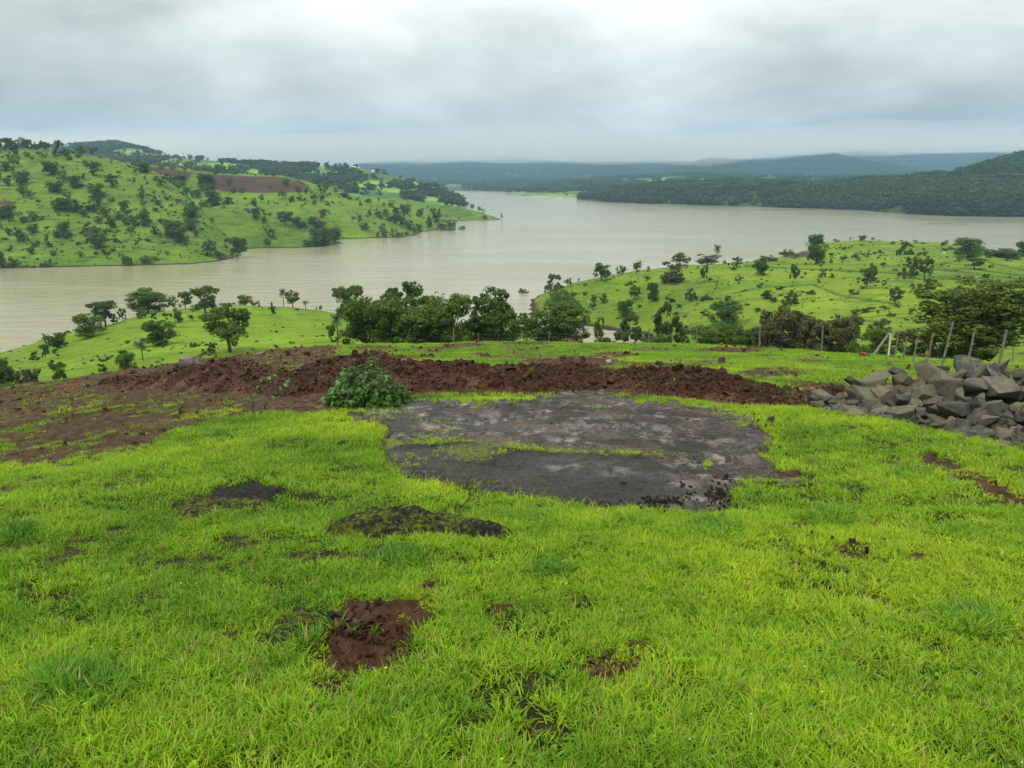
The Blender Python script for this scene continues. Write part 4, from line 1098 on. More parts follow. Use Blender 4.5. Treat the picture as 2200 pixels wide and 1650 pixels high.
def place_grass(name, n, k0, k1, cm, size, hue_off=0.0, margin=450, keep_fn=None):
    P = GROUND.sample(n, rng, k0, k1, cm)
    gr, so, ro, px, py = cover(P[:, 0], P[:, 1], P[:, 2])
    X, Y = P[:, 0], P[:, 1]
    pat = fbm(X / 0.55, Y / 0.55, 3, 201); pat2 = fbm(X / 1.6, Y / 1.6, 2, 207); pf = fbm(X / 0.14, Y / 0.14, 2, 209)
    # growth along the step and pockets of the slab
    stp = np.interp(px, [a for a, b in STEP], [b for a, b in STEP])
    onslab = sd(px, py, SLAB) > 2
    grow = (1 - smooth01(np.abs(py - stp), 3, 9)) * (px > 860) * (px < 1470) * 0.75 * (pf > -0.25)
    for cx, cyy, a, b, kk in ((1010, 985, 80, 18, .45), (930, 935, 70, 30, .4), (1275, 885, 24, 5, .9), (1335, 905, 18, 5, .6), (1180, 915, 14, 9, .8), (1195, 930, 8, 8, .8), (1120, 925, 26, 10, .4), (1040, 888, 24, 6, .5),
                              (1610, 975, 24, 8, .9), (1650, 990, 22, 8, .6), (1600, 905, 60, 22, .55), (1540, 890, 40, 9, .4), (1680, 960, 40, 20, .5), (1520, 1008, 8, 5, 1), (880, 1000, 40, 14, .25), (850, 900, 60, 12, .3), (720, 1350, 20, 8, .5), (760, 1365, 16, 8, .6), (800, 1375, 14, 8, .6)):
        grow = np.maximum(grow, kk * (np.hypot((px - cx) / a, (py - cyy) / b) < 1))
    g2 = np.where(onslab, grow, gr)
    heapm = sd(px, py, HEAP) > 0
    g2 = np.where(heapm, np.maximum(grow * .6, 0.10 + 0.25 * (pf > 0.1)), g2)
    k = (rng.random(len(P)) < g2) & (px > -margin) & (px < 2200 + margin) & (py < 2300)
    if keep_fn is not None: k &= keep_fn(px, py)
    P = P[k]; X = P[:, 0]; Y = P[:, 1]; n = len(P); px = px[k]; py = py[k]; pat = pat[k]; pat2 = pat2[k]; pf = pf[k]; so = so[k]; onslab = onslab[k]
    hue = 0.50 + 0.38 * pat2 + 0.26 * pat + 0.14 * pf + rng.normal(0, 0.07, n) + hue_off
    # yellower towards the right and along the rim of the slab, greener in the lush spots
    hue += 0.10 * smooth01(px, 1100, 2100) + 0.16 * (1 - smooth01(np.abs(sd(px, py, SLAB)), 5, 60)) - 0.03
    lush = np.zeros(n)
    for cx, cyy, a, b in ((1540, 1135, 60, 26), (1790, 1115, 60, 20), (2090, 1340, 90, 40), (180, 1480, 120, 50), (1180, 1230, 60, 20), (860, 1200, 90, 22), (1960, 1020, 50, 14), (640, 1370, 40, 22), (2050, 1150, 60, 20), (40, 1150, 40, 20), (1350, 1130, 50, 14)):
        lush = np.maximum(lush, 1 - smooth01(np.hypot((px - cx) / a, (py - cyy) / b), .4, 1.2))
    hue -= 0.38 * lush
    hue += 0.22 * so - 0.22 * (idx0 := (rng.random(n) < .07))
    hue = np.clip(np.where(onslab, 0.80 + 0.1 * pf, hue), 0.02, 0.98)
    sc = size * (1 + 0.35 * pat + 0.25 * pf) * np.clip(1 - 0.45 * so, .4, 1) * rng.uniform(.75, 1.25, n) * (1 + 0.45 * lush) * np.where(onslab, 0.62, 1.0)
    sc = np.clip(sc, size * .3, size * 2)
    s3 = np.stack([sc, sc, sc * rng.uniform(.75, 1.15, n)], 1)
    u_ = rng.random(n); idx = np.where(u_ < .94, rng.integers(0, 10, n), np.where(u_ < .975, rng.integers(10, 12, n), 12)); idx = np.where((lush > .4), rng.integers(5, 9, n), idx)
    P[:, 2] += np.where(onslab, 0.045, 0.0)
    scatter(name, TUFTS, P, rots(n, 0.16), s3, idx, hue, label=None)
    return n
SCN = 0
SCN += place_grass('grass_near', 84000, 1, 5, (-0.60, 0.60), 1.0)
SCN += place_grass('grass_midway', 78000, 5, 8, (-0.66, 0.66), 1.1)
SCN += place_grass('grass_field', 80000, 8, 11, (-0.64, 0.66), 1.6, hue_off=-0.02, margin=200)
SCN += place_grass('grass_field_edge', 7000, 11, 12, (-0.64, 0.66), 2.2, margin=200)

# sprigs of green on the earth bank
n = 420; px_ = rng.uniform(300, 1840, n); t_ = rng.beta(1, 1.6, n) * .9; x_, y_, z_ = bank_surface(px_, t_); cl_ = fbm(x_ / .7, y_ / .7, 2, 88) > .12
x_, y_, z_ = x_[cl_], y_[cl_], z_[cl_]; n = len(x_)
scatter('sprigs_on_bank', TUFTS, np.stack([x_, y_, z_ + .01], 1), rots(n, .3), rng.uniform(.7, 1.6, n), rng.integers(0, 10, n), rng.uniform(.3, .8, n))

# ---------------------------------------------------------------- trees: templates
def tube(pts, rads, sides=6):
    V = []; F = []
    pts = [Vector(p) for p in pts]
    for i, p in enumerate(pts):
        d = (pts[min(i + 1, len(pts) - 1)] - pts[max(i - 1, 0)]).normalized()
        a = d.cross(Vector((0.3, 1, 0.1))).normalized(); b = d.cross(a)
        for j in range(sides):
            t = 2 * math.pi * j / sides; V.append(p + (a * math.cos(t) + b * math.sin(t)) * rads[i])
    for i in range(len(pts) - 1):
        for j in range(sides):
            F.append((i * sides + j, i * sides + (j + 1) % sides, (i + 1) * sides + (j + 1) % sides, (i + 1) * sides + j))
    return [tuple(v) for v in V], F
def merge(parts):
    V = []; F = []
    for v, f in parts:
        o = len(V); V += v; F += [tuple(i + o for i in q) for q in f]
    return V, F
def leaves(C, R, n, size, r, flat=0.75, up=0.35, long=1.6):
    """n leaf quads over clump centres C (m,3) of radius R"""
    m = len(C); k = r.integers(0, m, n)
    d = r.normal(size=(n, 3)); d /= np.linalg.norm(d, axis=1)[:, None]
    rad = R[k] * (0.55 + 0.5 * r.random(n) ** 0.6)
    P = C[k] + d * rad[:, None] * np.array([1, 1, flat])
    nrm = d + r.normal(0, 0.55, (n, 3)); nrm[:, 2] += up; nrm /= np.linalg.norm(nrm, axis=1)[:, None]
    a = np.cross(nrm, r.normal(size=(n, 3))); a /= np.linalg.norm(a, axis=1)[:, None] + 1e-9; b = np.cross(nrm, a)
    s = size * r.uniform(.55, 1.35, n); a *= (s * long * .5)[:, None]; b *= (s * .5)[:, None]
    V = np.stack([P - a, P - b * .9 + a * .1, P + a, P + b * .9 + a * .1], 1).reshape(-1, 3)
    F = np.arange(4 * n).reshape(-1, 4)
    lr = np.repeat(np.clip(r.random(n) * .7 + .3 * r.random(m)[k], 0, 1), 4)
    return V, F, lr
def make_tree(seed, kind='round', nleaf=2600, lsize=0.045, mat=None, trunk_h=0.2, lobes=9, spread=0.5, gaps=1.0, single=False):
    """unit tree: height 1, crown width 1. returns (crown mesh, trunk mesh) or one joined mesh"""
    r = np.random.default_rng(seed); rr = random.Random(seed)
    L = []
    for i in range(lobes):
        a = i * 2.4 + rr.uniform(-.5, .5)
        if kind == 'round':
            q = rr.random() ** .6 * .30; z = rr.uniform(.22, .80); sh = math.sin(math.pi * min(1, max(0, (z - .05) / .95))) ** .5
            L.append((math.cos(a) * q * sh * 1.1, math.sin(a) * q * sh * 1.1, z, rr.uniform(.14, .24)))
        elif kind == 'bush':
            q = rr.random() ** .6 * .36; L.append((math.cos(a) * q, math.sin(a) * q, rr.uniform(.12, .66) * (1 - q * .8), rr.uniform(.16, .28)))
        elif kind == 'spread':
            q = rr.random() ** .5 * .36; z = rr.uniform(.40, .94) - q * .50
            L.append((math.cos(a) * q, math.sin(a) * q, z, rr.uniform(.10, .19)))
        elif kind == 'open':
            q = rr.random() ** .5 * .40; z = rr.uniform(.35, .9) - q * .15
            L.append((math.cos(a) * q, math.sin(a) * q, z, rr.uniform(.06, .13)))
        elif kind == 'column':
            L.append((rr.uniform(-.18, .18), rr.uniform(-.18, .18), .12 + .8 * (i + .5) / lobes, rr.uniform(.2, .34) * (1.1 - .7 * i / lobes)))
        elif kind == 'feather':
            el = rr.uniform(.35, 1.35); ln = rr.uniform(.35, .62)
            L.append((math.cos(a) * ln * math.cos(el) * .9, math.sin(a) * ln * math.cos(el) * .9, .15 + ln * math.sin(el) * 1.25, rr.uniform(.09, .15)))
        elif kind == 'thin':
            L.append((rr.uniform(-.28, .28), rr.uniform(-.28, .28), rr.uniform(.45, .92), rr.uniform(.09, .17)))
    # each lobe is a cluster of smaller clumps
    C = []; R = []
    for x, y, z, q in L:
        m = 7 if nleaf > 1500 else 4
        for _ in range(m):
            d = np.array([rr.gauss(0, 1) for _ in range(3)]); d /= np.linalg.norm(d)
            C.append((x + d[0] * q * .7, y + d[1] * q * .7, z + d[2] * q * .55)); R.append(q * rr.uniform(.28, .52) * gaps)
    C = np.array(C); R = np.array(R)
    V, F, lr = leaves(C, R, nleaf, lsize, r)
    w = np.percentile(np.abs(V[:, :2]), 97.6); V[:, :2] *= 0.5 / w
    zt = np.percentile(V[:, 2], 99.3); zb = np.percentile(V[:, 2], .5)
    lo = {'round': trunk_h, 'bush': 0.0, 'spread': trunk_h, 'open': trunk_h, 'column': .02, 'feather': .02, 'thin': trunk_h}[kind]
    V[:, 2] = lo + (V[:, 2] - zb) / (zt - zb) * (1 - lo)
    sx = 0.5 / w; Lz = lambda z: lo + (z - zb) / (zt - zb) * (1 - lo)
    # wood
    parts = []; tw = {'round': .035, 'bush': .018, 'spread': .038, 'open': .03, 'column': .03, 'feather': .016, 'thin': .022}[kind]
    stems = 1 if kind not in ('bush', 'feather') else 4
    fork = Vector((rr.uniform(-.05, .05), rr.uniform(-.05, .05), max(lo + .08, .12)))
    if stems == 1:
        v, f = tube([(0, 0, -.06), (fork.x * .4, fork.y * .2, fork.z * .5), tuple(fork)], [tw * 1.35, tw * 1.0, tw * .85], 7); parts.append((v, f))
    big = sorted(L, key=lambda q: -q[3])[:10 if nleaf > 1500 else 5]
    for x, y, z, q in big:
        e = Vector((x * sx, y * sx, Lz(z))); s0 = fork if stems == 1 else Vector((rr.uniform(-.04, .04), rr.uniform(-.04, .04), -.04))
        mid = s0.lerp(e, .5) + Vector((rr.uniform(-.03, .03), rr.uniform(-.03, .03), .03 + .03 * rr.random()))
        v, f = tube([tuple(s0), tuple(mid), tuple(e)], [tw * .62, tw * .4, tw * .12], 5); parts.append((v, f))
    TV, TF = merge(parts)
    if single:
        nV = len(V); AV = np.concatenate([V, np.array(TV)]); 
        me = mesh_np('small_tree', AV, [F, np.array(TF) + nV], [mat, M_BARK], True,
                     {'leaf': np.concatenate([lr, np.zeros(len(TV))])}, fmat=[0] * len(F) + [1] * len(TF))
        return me
    return (mesh_np('crown', V, F, [mat], True, {'leaf': lr}), mesh_np('trunk', TV, np.array(TF), [M_BARK], True))

def make_palm(seed, single=False, nf=30, droop=1.0):
    rr = random.Random(seed)
    tw = [(0, 0, -.05), (.012, 0, .2), (.02, .01, .45), (.0, .0, .70)]
    TV, TF = tube(tw, [.040, .030, .027, .034], 8)
    V = []; F = []; lr = []
    for i in range(nf):
        az = i * 2.399 + rr.uniform(-.2, .2); el = math.radians(rr.uniform(-35, 80)); ln = rr.uniform(.26, .34)
        p = Vector((0, 0, .71)); segs = 9; q = rr.random()
        for s in range(segs):
            t = s / segs; e = el - droop * t * 1.5
            d = Vector((math.cos(az) * math.cos(e), math.sin(az) * math.cos(e), math.sin(e))) * ln / segs
            side = Vector((-math.sin(az), math.cos(az), 0)); p2 = p + d
            wl = .085 * math.sin(math.pi * min(1, .12 + .85 * t)) + .012
            for sg in (-1, 1):
                tipv = p + d * 1.6 + side * sg * wl + Vector((0, 0, -wl * .35)); k = len(V)
                V += [tuple(p - d * .22), tuple(p + d * .30), tuple(tipv)]; F.append((k, k + 1, k + 2)); lr += [q, q, min(1, q + .2)]
            p = p2
    V = np.array(V); V[:, :2] *= 1.55
    if single:
        nV = len(V)
        return mesh_np('small_palm', np.concatenate([V, np.array(TV)]), [np.array(F), np.array(TF) + nV], [M_PALM, M_BARK], True,
                       {'leaf': np.concatenate([lr, np.zeros(len(TV))])}, fmat=[0] * len(F) + [1] * len(TF))
    return mesh_np('crown', V, np.array(F), [M_PALM], True, {'leaf': np.array(lr)}), mesh_np('trunk', TV, np.array(TF), [M_BARK], True)

def make_bare(seed):
    rr = random.Random(seed); parts = []
    top = Vector((rr.uniform(-.05, .05), 0, 1)); parts.append(tube([(0, 0, -.05), (rr.uniform(-.03, .03), 0, .5), tuple(top)], [.026, .018, .005], 4))
    for i in range(rr.randint(5, 9)):
        z = rr.uniform(.3, .9); a = rr.uniform(0, 6.3); l = rr.uniform(.08, .22)
        parts.append(tube([(0, 0, z), (math.cos(a) * l * .5, math.sin(a) * l * .5, z + l * .6), (math.cos(a) * l * .7, math.sin(a) * l * .7, z + l * 1.2)], [.012, .008, .003], 3))
    V, F = merge(parts)
    r = np.random.default_rng(seed)
    C = np.array([(rr.uniform(-.08, .08), rr.uniform(-.08, .08), rr.uniform(.1, .9)) for _ in range(6)]); LV, LF, lr = leaves(C, np.full(6, .05), 22, .03, r)
    return mesh_np('bare_tree', np.concatenate([np.array(V), LV]), [np.array(F), LF + len(V)], [M_BAREWOOD, M_LEAF_OLIVE], True,
                   {'leaf': np.concatenate([np.zeros(len(V)), lr])}, fmat=[0] * len(F) + [1] * len(LF))

# far woods as masses ------------------------------------------------------------
FOREST = [make_tree(900 + i, k, 130, 0.15, M_FOREST, .05, 7, single=True) for i, k in enumerate(['round', 'round', 'bush', 'spread', 'round', 'column'])]
def woods(name, sheet, n, k0, k1, size, dens, seed, label, cm=None):
    r = np.random.default_rng(seed); P = sheet.sample(n, r, k0, k1, cm, dens)
    P = P[P[:, 2] > 0.6]; px, py = proj(P); P = P[(px > -120) & (px < 2320)]; n = len(P)
    h = size * r.uniform(.6, 1.35, n); w = h * r.uniform(.85, 1.5, n)
    P[:, 2] -= 0.1 * h
    return scatter(name, FOREST, P, rots(n, .05), np.stack([w, w, h], 1), r.integers(0, len(FOREST), n), r.random(n))
def dn(s, th, w, seed, lo=0.03):
    return lambda X, Y: np.clip(lo + smooth01(fbm(X / s, Y / s, 4, seed), th, th + w), 0, 1)
def ridge_dens(X, Y):
    Z = RIDGE.z(X, Y); px, py = proj(np.stack([X, Y, Z], -1))
    d = smooth01(fbm(X / 90, Y / 120, 4, 301), -.12, .18)
    for cx, cyy, a, b in ((690, 375, 60, 9), (430, 350, 70, 8), (880, 412, 40, 6), (760, 400, 30, 5), (540, 372, 30, 8), (930, 428, 26, 6)):
        d = d * smooth01(np.hypot((px - cx) / a, (py - cyy) / b), .6, 1.3)
    return np.clip(d + .04, 0, 1)
woods('woodland_on_ridge', RIDGE, 9000, 1, 3, 7.5, ridge_dens, 1, None)
woods('woodland_on_far_shore', SHORE, 17000, 1, 3, 7.0, dn(110, -.30, .3, 303, .08), 2, None, (0.05, 0.75))
woods('woodland_on_headland', HEAD, 9000, 1, 3, 6.0, dn(70, -.32, .3, 304, .08), 3, None, (0.45, 0.75))
woods('woodland_on_distant_hills', FAR, 9000, 1, 3, 9.0, dn(170, -.15, .3, 305), 4, None)
woods('woodland_on_mountains', MOUNT, 16000, 0, 3, 15, dn(400, -.3, .4, 306, .2), 5, None, (-.2, .75))
woods('woodland_on_mountain_spur', MOUNT2, 6000, 1, 2, 14, dn(300, -.3, .4, 307, .2), 6, None, (.2, .75))

# low dark scrub and tussocks over the pastures ------------------------------------
SCRUB = [make_tree(950 + i, 'bush', 90, 0.17, M_FOREST, 0, 6, single=True) for i in range(4)]
def scrub(name, sheet, n, k0, k1, size, dens, seed, cm=None):
    r = np.random.default_rng(seed); P = sheet.sample(n, r, k0, k1, cm, dens); P = P[P[:, 2] > 0.5]; n = len(P)
    h = size * (0.35 + r.pareto(3.0, n)).clip(0, 2.2); w = h * r.uniform(1.2, 2.6, n)
    return scatter(name, SCRUB, P, rots(n, .05), np.stack([w, w * .8, h], 1), r.integers(0, 4, n), r.random(n) * .5)
def cl_right(X, Y):
    px, py = proj(np.stack([X, Y, RIGHT.z(X, Y)], -1))
    d = 0.10 + smooth01(fbm(X / 14, Y / 14, 3, 311), .05, .4) * .3
    for cx, cyy, a, b, k in ((1700, 640, 60, 20, 1), (1540, 610, 50, 14, .8), (1490, 640, 60, 25, .6), (1880, 690, 70, 22, .9), (1940, 665, 40, 8, .9), (1500, 670, 60, 20, .5), (1340, 600, 60, 14, .5), (1850, 705, 60, 16, .9), (2150, 700, 50, 30, .5)):
        d = np.maximum(d, k * (np.hypot((px - cx) / a, (py - cyy) / b) < 1))
    return d
scrub('scrub_on_right_hillside', RIGHT, 1500, 1, 5, 0.50, cl_right, 11)
scrub('scrub_on_knoll', KNOLL, 380, 1, 3, 0.32, lambda X, Y: .25 + .75 * smooth01(fbm(X / 11, Y / 11, 3, 312), .05, .35), 12)
scrub('scrub_on_left_hillside', LEFT, 1100, 1, 5, 0.6, lambda X, Y: .15 + .8 * smooth01(fbm(X / 26, Y / 26, 3, 313), -.05, .35), 13, (-.75, -.29))
scrub('scrub_on_middle_hillside', MIDDLE, 900, 1, 5, 0.7, lambda X, Y: .15 + .8 * smooth01(fbm(X / 30, Y / 30, 3, 314), -.05, .35), 14)
scrub('scrub_on_spur', SPUR, 140, 1, 3, 0.5, None, 15)
scrub('scrub_on_peninsula', POINT, 260, 1, 3, 0.8, lambda X, Y: .2 + .8 * smooth01(fbm(X / 24, Y / 24, 3, 315), 0, .3), 16)

# ---------------------------------------------------------------- trees, one by one
# px, py of the foot, width, height in picture units, kind
# R round, S spreading crown on a visible trunk, B low bush, T thin, F feathery many-stemmed, C columnar, W rusty brown, O open brown, P palm, L pale green
T_LEFT = """23 319 40 25 R;0 319 14 23 R;58 318 26 25 R;78 320 22 16 B;95 318 24 18 R;128 333 26 30 F;146 338 18 18 B;176 329 18 18 R;200 335 20 20 S;30 360 24 27 S;12 368 22 22 R;17 399 18 16 R;0 390 10 22 R;48 400 28 30 R;
50 424 24 25 S;67 428 18 19 S;58 337 20 12 B;35 336 14 13 B;84 343 14 16 T;97 338 12 10 B;72 352 10 14 T;147 344 10 10 B;152 344 8 8 B;170 335 18 6 B;120 337 8 6 B;110 376 30 28 R;136 392 26 25 S;163 404 30 26 R;180 390 12 17 T;182 357 10 9 T;186 363 10 14 T;
203 377 26 28 R;200 356 10 10 T;219 368 8 6 B;242 402 28 28 R;256 382 12 14 T;241 355 8 13 T;118 413 30 20 R;212 424 30 28 R;195 404 16 10 B;206 432 16 24 F;145 430 18 18 S;240 434 14 10 B;
86 447 14 18 T;8 469 44 28 R;29 480 8 13 T;50 478 20 22 R;72 476 26 22 R;92 472 10 8 B;106 471 4 10 T;123 465 13 11 T;136 452 40 26 R;170 458 30 28 F;195 452 28 20 R;213 443 14 24 C;180 466 18 16 R;204 457 18 22 F;224 466 28 22 R;212 481 16 17 R;240 492 20 26 R;256 472 20 22 R;267 457 26 26 R;270 483 18 26 R;
2 492 8 10 B;19 505 18 16 R;41 518 16 30 C;50 520 16 20 R;63 524 8 17 T;72 501 26 20 R;105 502 14 15 T;124 511 20 18 R;142 513 26 35 R;148 478 5 8 T;100 529 13 24 C;68 546 17 17 R;188 504 28 26 W;208 520 30 30 R;212 533 42 34 R;227 504 12 14 R;245 516 8 12 T;252 525 14 14 T;266 533 10 6 B;115 549 18 14 B;105 573 20 16 B;95 575 18 10 B;172 558 16 17 T;233 562 14 20 T;257 551 8 8 B;275 582 21 27 R;5 577 18 38 R;28 575 26 22 B;50 576 20 8 B;70 577 16 6 B;
294 377 12 18 T;309 371 30 22 R;312 391 8 14 T;285 396 18 14 T;305 428 16 28 C;345 399 26 21 S;288 486 24 24 R;312 487 24 34 R;283 507 18 20 S;335 504 20 17 F;350 480 20 10 B;372 511 36 38 R;385 522 30 34 R;400 527 20 12 B;410 495 34 24 R;415 473 34 30 R;412 449 22 15 R;
308 446 12 16 S;333 432 16 12 T;339 442 14 14 R;297 532 14 18 T;359 552 12 13 T;387 556 6 11 T;320 558 36 8 B;362 431 16 14 B;403 425 22 22 S;452 550 30 33 S;470 557 16 20 W;350 415 10 6 B;484 537 12 12 T;510 556 38 45 S;337 455 5 5 T;343 459 5 5 T;357 454 6 6 T;368 459 6 5 T"""
T_MID = """362 393 20 18 F;372 396 20 16 B;390 386 24 18 R;385 403 26 16 B;424 425 24 20 R;440 403 30 28 R;445 413 28 20 R;456 397 18 18 F;458 442 36 31 R;435 443 20 14 R;490 439 24 16 B;492 396 12 12 B;500 415 14 14 B;520 413 14 10 B;374 425 12 12 B;
430 509 24 24 R;450 516 22 18 R;468 520 18 12 R;438 515 18 14 R;442 462 20 24 S;464 471 20 20 S;478 461 20 18 R;487 488 16 18 R;503 476 8 10 T;518 509 24 24 R;526 523 14 18 F;517 461 8 10 B;533 466 18 18 R;545 442 12 16 R;
562 435 12 16 S;547 444 12 14 R;579 443 8 14 T;606 429 18 22 S;628 434 14 13 R;644 431 16 15 R;614 399 16 16 B;640 414 12 15 R;658 416 10 13 R;675 429 18 17 R;692 431 16 14 W;704 442 10 11 R;676 441 10 11 R;697 416 26 20 S;724 417 8 15 T;742 424 18 16 R;651 450 10 10 T;
683 489 34 24 W;694 469 18 20 R;775 449 8 17 T;798 460 6 21 P;794 464 10 14 R;773 481 12 18 S;784 495 24 16 R;768 430 8 5 B;790 435 16 8 B;815 439 8 13 T;840 445 14 16 R;825 442 8 7 B;812 463 18 15 R;818 469 14 14 R;829 466 14 17 R;838 475 20 17 R;849 481 22 21 R;864 485 24 27 R;850 461 14 17 R;
880 494 26 20 R;866 457 20 18 R;876 461 14 22 R;903 466 18 18 R;938 476 28 28 R;923 489 16 25 R;950 493 24 22 R;966 493 22 21 R;975 489 12 13 R;902 502 14 19 R;893 502 8 10 T;825 510 20 23 W;812 510 8 13 R;844 509 10 19 C;854 509 12 17 R;863 508 8 10 B;874 505 10 10 R"""
T_SPUR = """550 471 26 26 R;567 462 10 13 R;568 479 12 14 R;581 464 12 10 B;615 486 28 31 S;600 468 16 14 R;635 479 26 22 R;645 485 16 18 R;655 494 24 20 S;565 492 5 8 T;580 512 22 22 F;574 525 16 13 B;680 529 32 38 R;700 527 34 36 R;720 521 26 32 R;660 529 20 14 B"""
T_POINT = """985 442 18 16 R;972 438 16 14 R;960 434 16 14 R;1001 446 12 16 S;1015 450 12 13 S;1030 455 12 12 S;1039 460 9 12 T;1042 470 10 8 F;1078 472 5 14 T"""
T_KNOLL = """191 725 58 50 R;228 702 54 54 S;264 688 18 27 S;320 672 78 52 R;306 684 24 24 F;373 664 18 27 S;399 666 26 38 S;383 693 17 31 C;442 681 54 65 S;495 757 92 105 S;340 743 64 53 R;307 774 38 49 P;330 693 16 24 T;355 694 14 22 T;108 744 24 28 F;128 748 36 32 R;98 771 16 31 S;74 771 22 17 B;452 760 34 24 F;430 768 12 8 B;130 828 30 50 S;275 804 40 46 R;348 795 22 25 R;225 806 24 26 T;
205 824 30 22 F;240 824 50 18 B;12 838 46 66 R;60 836 50 44 O;20 842 44 20 L;525 653 30 21 R;548 654 20 12 B;585 683 10 34 T;609 657 25 44 P;629 660 28 37 S;657 667 26 26 P;680 668 4 9 T;688 669 9 13 T;726 743 40 82 P;712 733 20 36 T;600 763 36 22 F;560 764 30 12 B;755 712 60 98 S"""
T_NEAR = """2080 766 205 166 O;2066 774 90 36 B;800 744 100 104 R;855 744 110 96 R;905 742 92 80 R;882 738 104 130 S;970 742 78 108 R;1058 740 92 116 S;1065 740 80 64 R;1020 742 60 44 L;940 742 50 40 L;1128 726 42 54 S;1200 733 112 80 R;1345 738 76 62 F;1300 736 34 14 B;1287 733 17 52 C;1425 728 62 74 F;1410 742 56 24 L;1472 738 21 32 S;1530 745 66 42 R;1572 745 40 44 R;
1600 752 60 50 R;1655 755 70 62 O;1690 757 100 96 O;1740 760 80 80 O;1795 762 82 80 O;1885 758 50 52 R;1960 762 76 50 O;1840 758 40 24 B;1800 764 44 20 L;1990 768 34 24 F"""
T_RIGHT = """1124 644 23 24 S;1190 625 42 35 F;1220 615 20 18 S;1243 608 6 10 T;1292 604 38 39 S;1325 586 8 15 T;1338 586 18 15 R;1369 579 18 20 R;1393 579 8 6 B;1275 651 14 18 R;1297 652 20 17 R;1347 613 12 5 B;1355 612 12 8 B;1363 645 22 32 S;1344 683 34 37 R;1260 692 18 14 B;1215 702 66 76 R;1402 649 28 41 R;1445 608 48 43 W;1460 571 32 28 S;1478 571 14 18 T;1485 649 24 29 F;1512 608 16 36 T;1520 567 44 20 W;
1539 566 24 47 P;1556 567 12 8 B;1582 575 23 23 R;1636 590 30 28 R;1650 562 36 14 B;1647 644 22 21 R;1560 699 60 52 R;1555 712 30 20 L;1686 543 12 18 P;1732 531 9 18 P;1753 531 32 26 R;1752 568 36 42 R;1764 579 16 19 T;1766 601 16 24 T;1758 608 9 9 B;1788 601 12 13 T;1703 611 18 42 T;1785 555 8 10 T;1785 569 8 13 T;1808 571 6 11 T;1838 557 14 14 F;1845 561 10 9 B;1865 557 6 14 T;1873 585 20 19 F;1862 618 30 39 S;
1922 658 28 41 S;1828 518 8 8 T;1852 518 18 12 R;1875 518 8 8 T;1918 525 10 8 R;1700 656 32 26 F;1690 545 30 12 B;1710 556 18 12 B;1815 698 20 14 B;1942 547 32 27 F;1955 598 40 46 F;1985 602 30 50 S;1974 632 24 22 F;1995 633 22 34 S;2026 529 10 10 R;2033 528 9 12 S;2078 554 62 42 R;2060 564 14 16 B;2093 578 34 23 S;2150 553 60 18 R;2120 549 20 14 B;2195 552 34 32 R;2175 556 30 16 R;1880 700 16 10 B;1883 680 9 10 T;1868 706 12 8 B"""

BIGK = {'R': ('round', M_LEAF, .10, 11, 1.0), 'S': ('spread', M_LEAF, .26, 12, 1.0), 'B': ('bush', M_LEAF, 0, 9, 1.0), 'T': ('thin', M_LEAF, .3, 6, 1.0), 'F': ('feather', M_LEAF_OLIVE, 0, 14, 1.1),
        'C': ('column', M_LEAF, .02, 8, 1.0), 'W': ('round', M_LEAF_BROWN, .05, 11, 1.0), 'O': ('open', M_LEAF_TAN, .18, 20, 1.25), 'L': ('bush', M_LEAF_FRESH, 0, 9, 1.1)}
SMALL = {}; BIG = {}
ti = 0
for k, (kd, mt, th, lb, gp) in BIGK.items():
    ti += 1
    SMALL[k] = [make_tree(100 * ti + j, kd, 420, 0.085, mt, th, lb, gaps=gp, single=True) for j in range(4)]
    BIG[k] = [make_tree(100 * ti + 50 + j, kd, 8500 if k in 'RSOLF' else 2600, 0.027 if k in 'RSOLF' else .045, mt, th, lb + (11 if k in 'RSOL' else 4), gaps=gp) for j in range(3)]
SMALL['P'] = [make_palm(31 + j, True, 26) for j in range(3)]
BIG['P'] = [make_palm(41 + j, False, 44, .85) for j in range(2)]

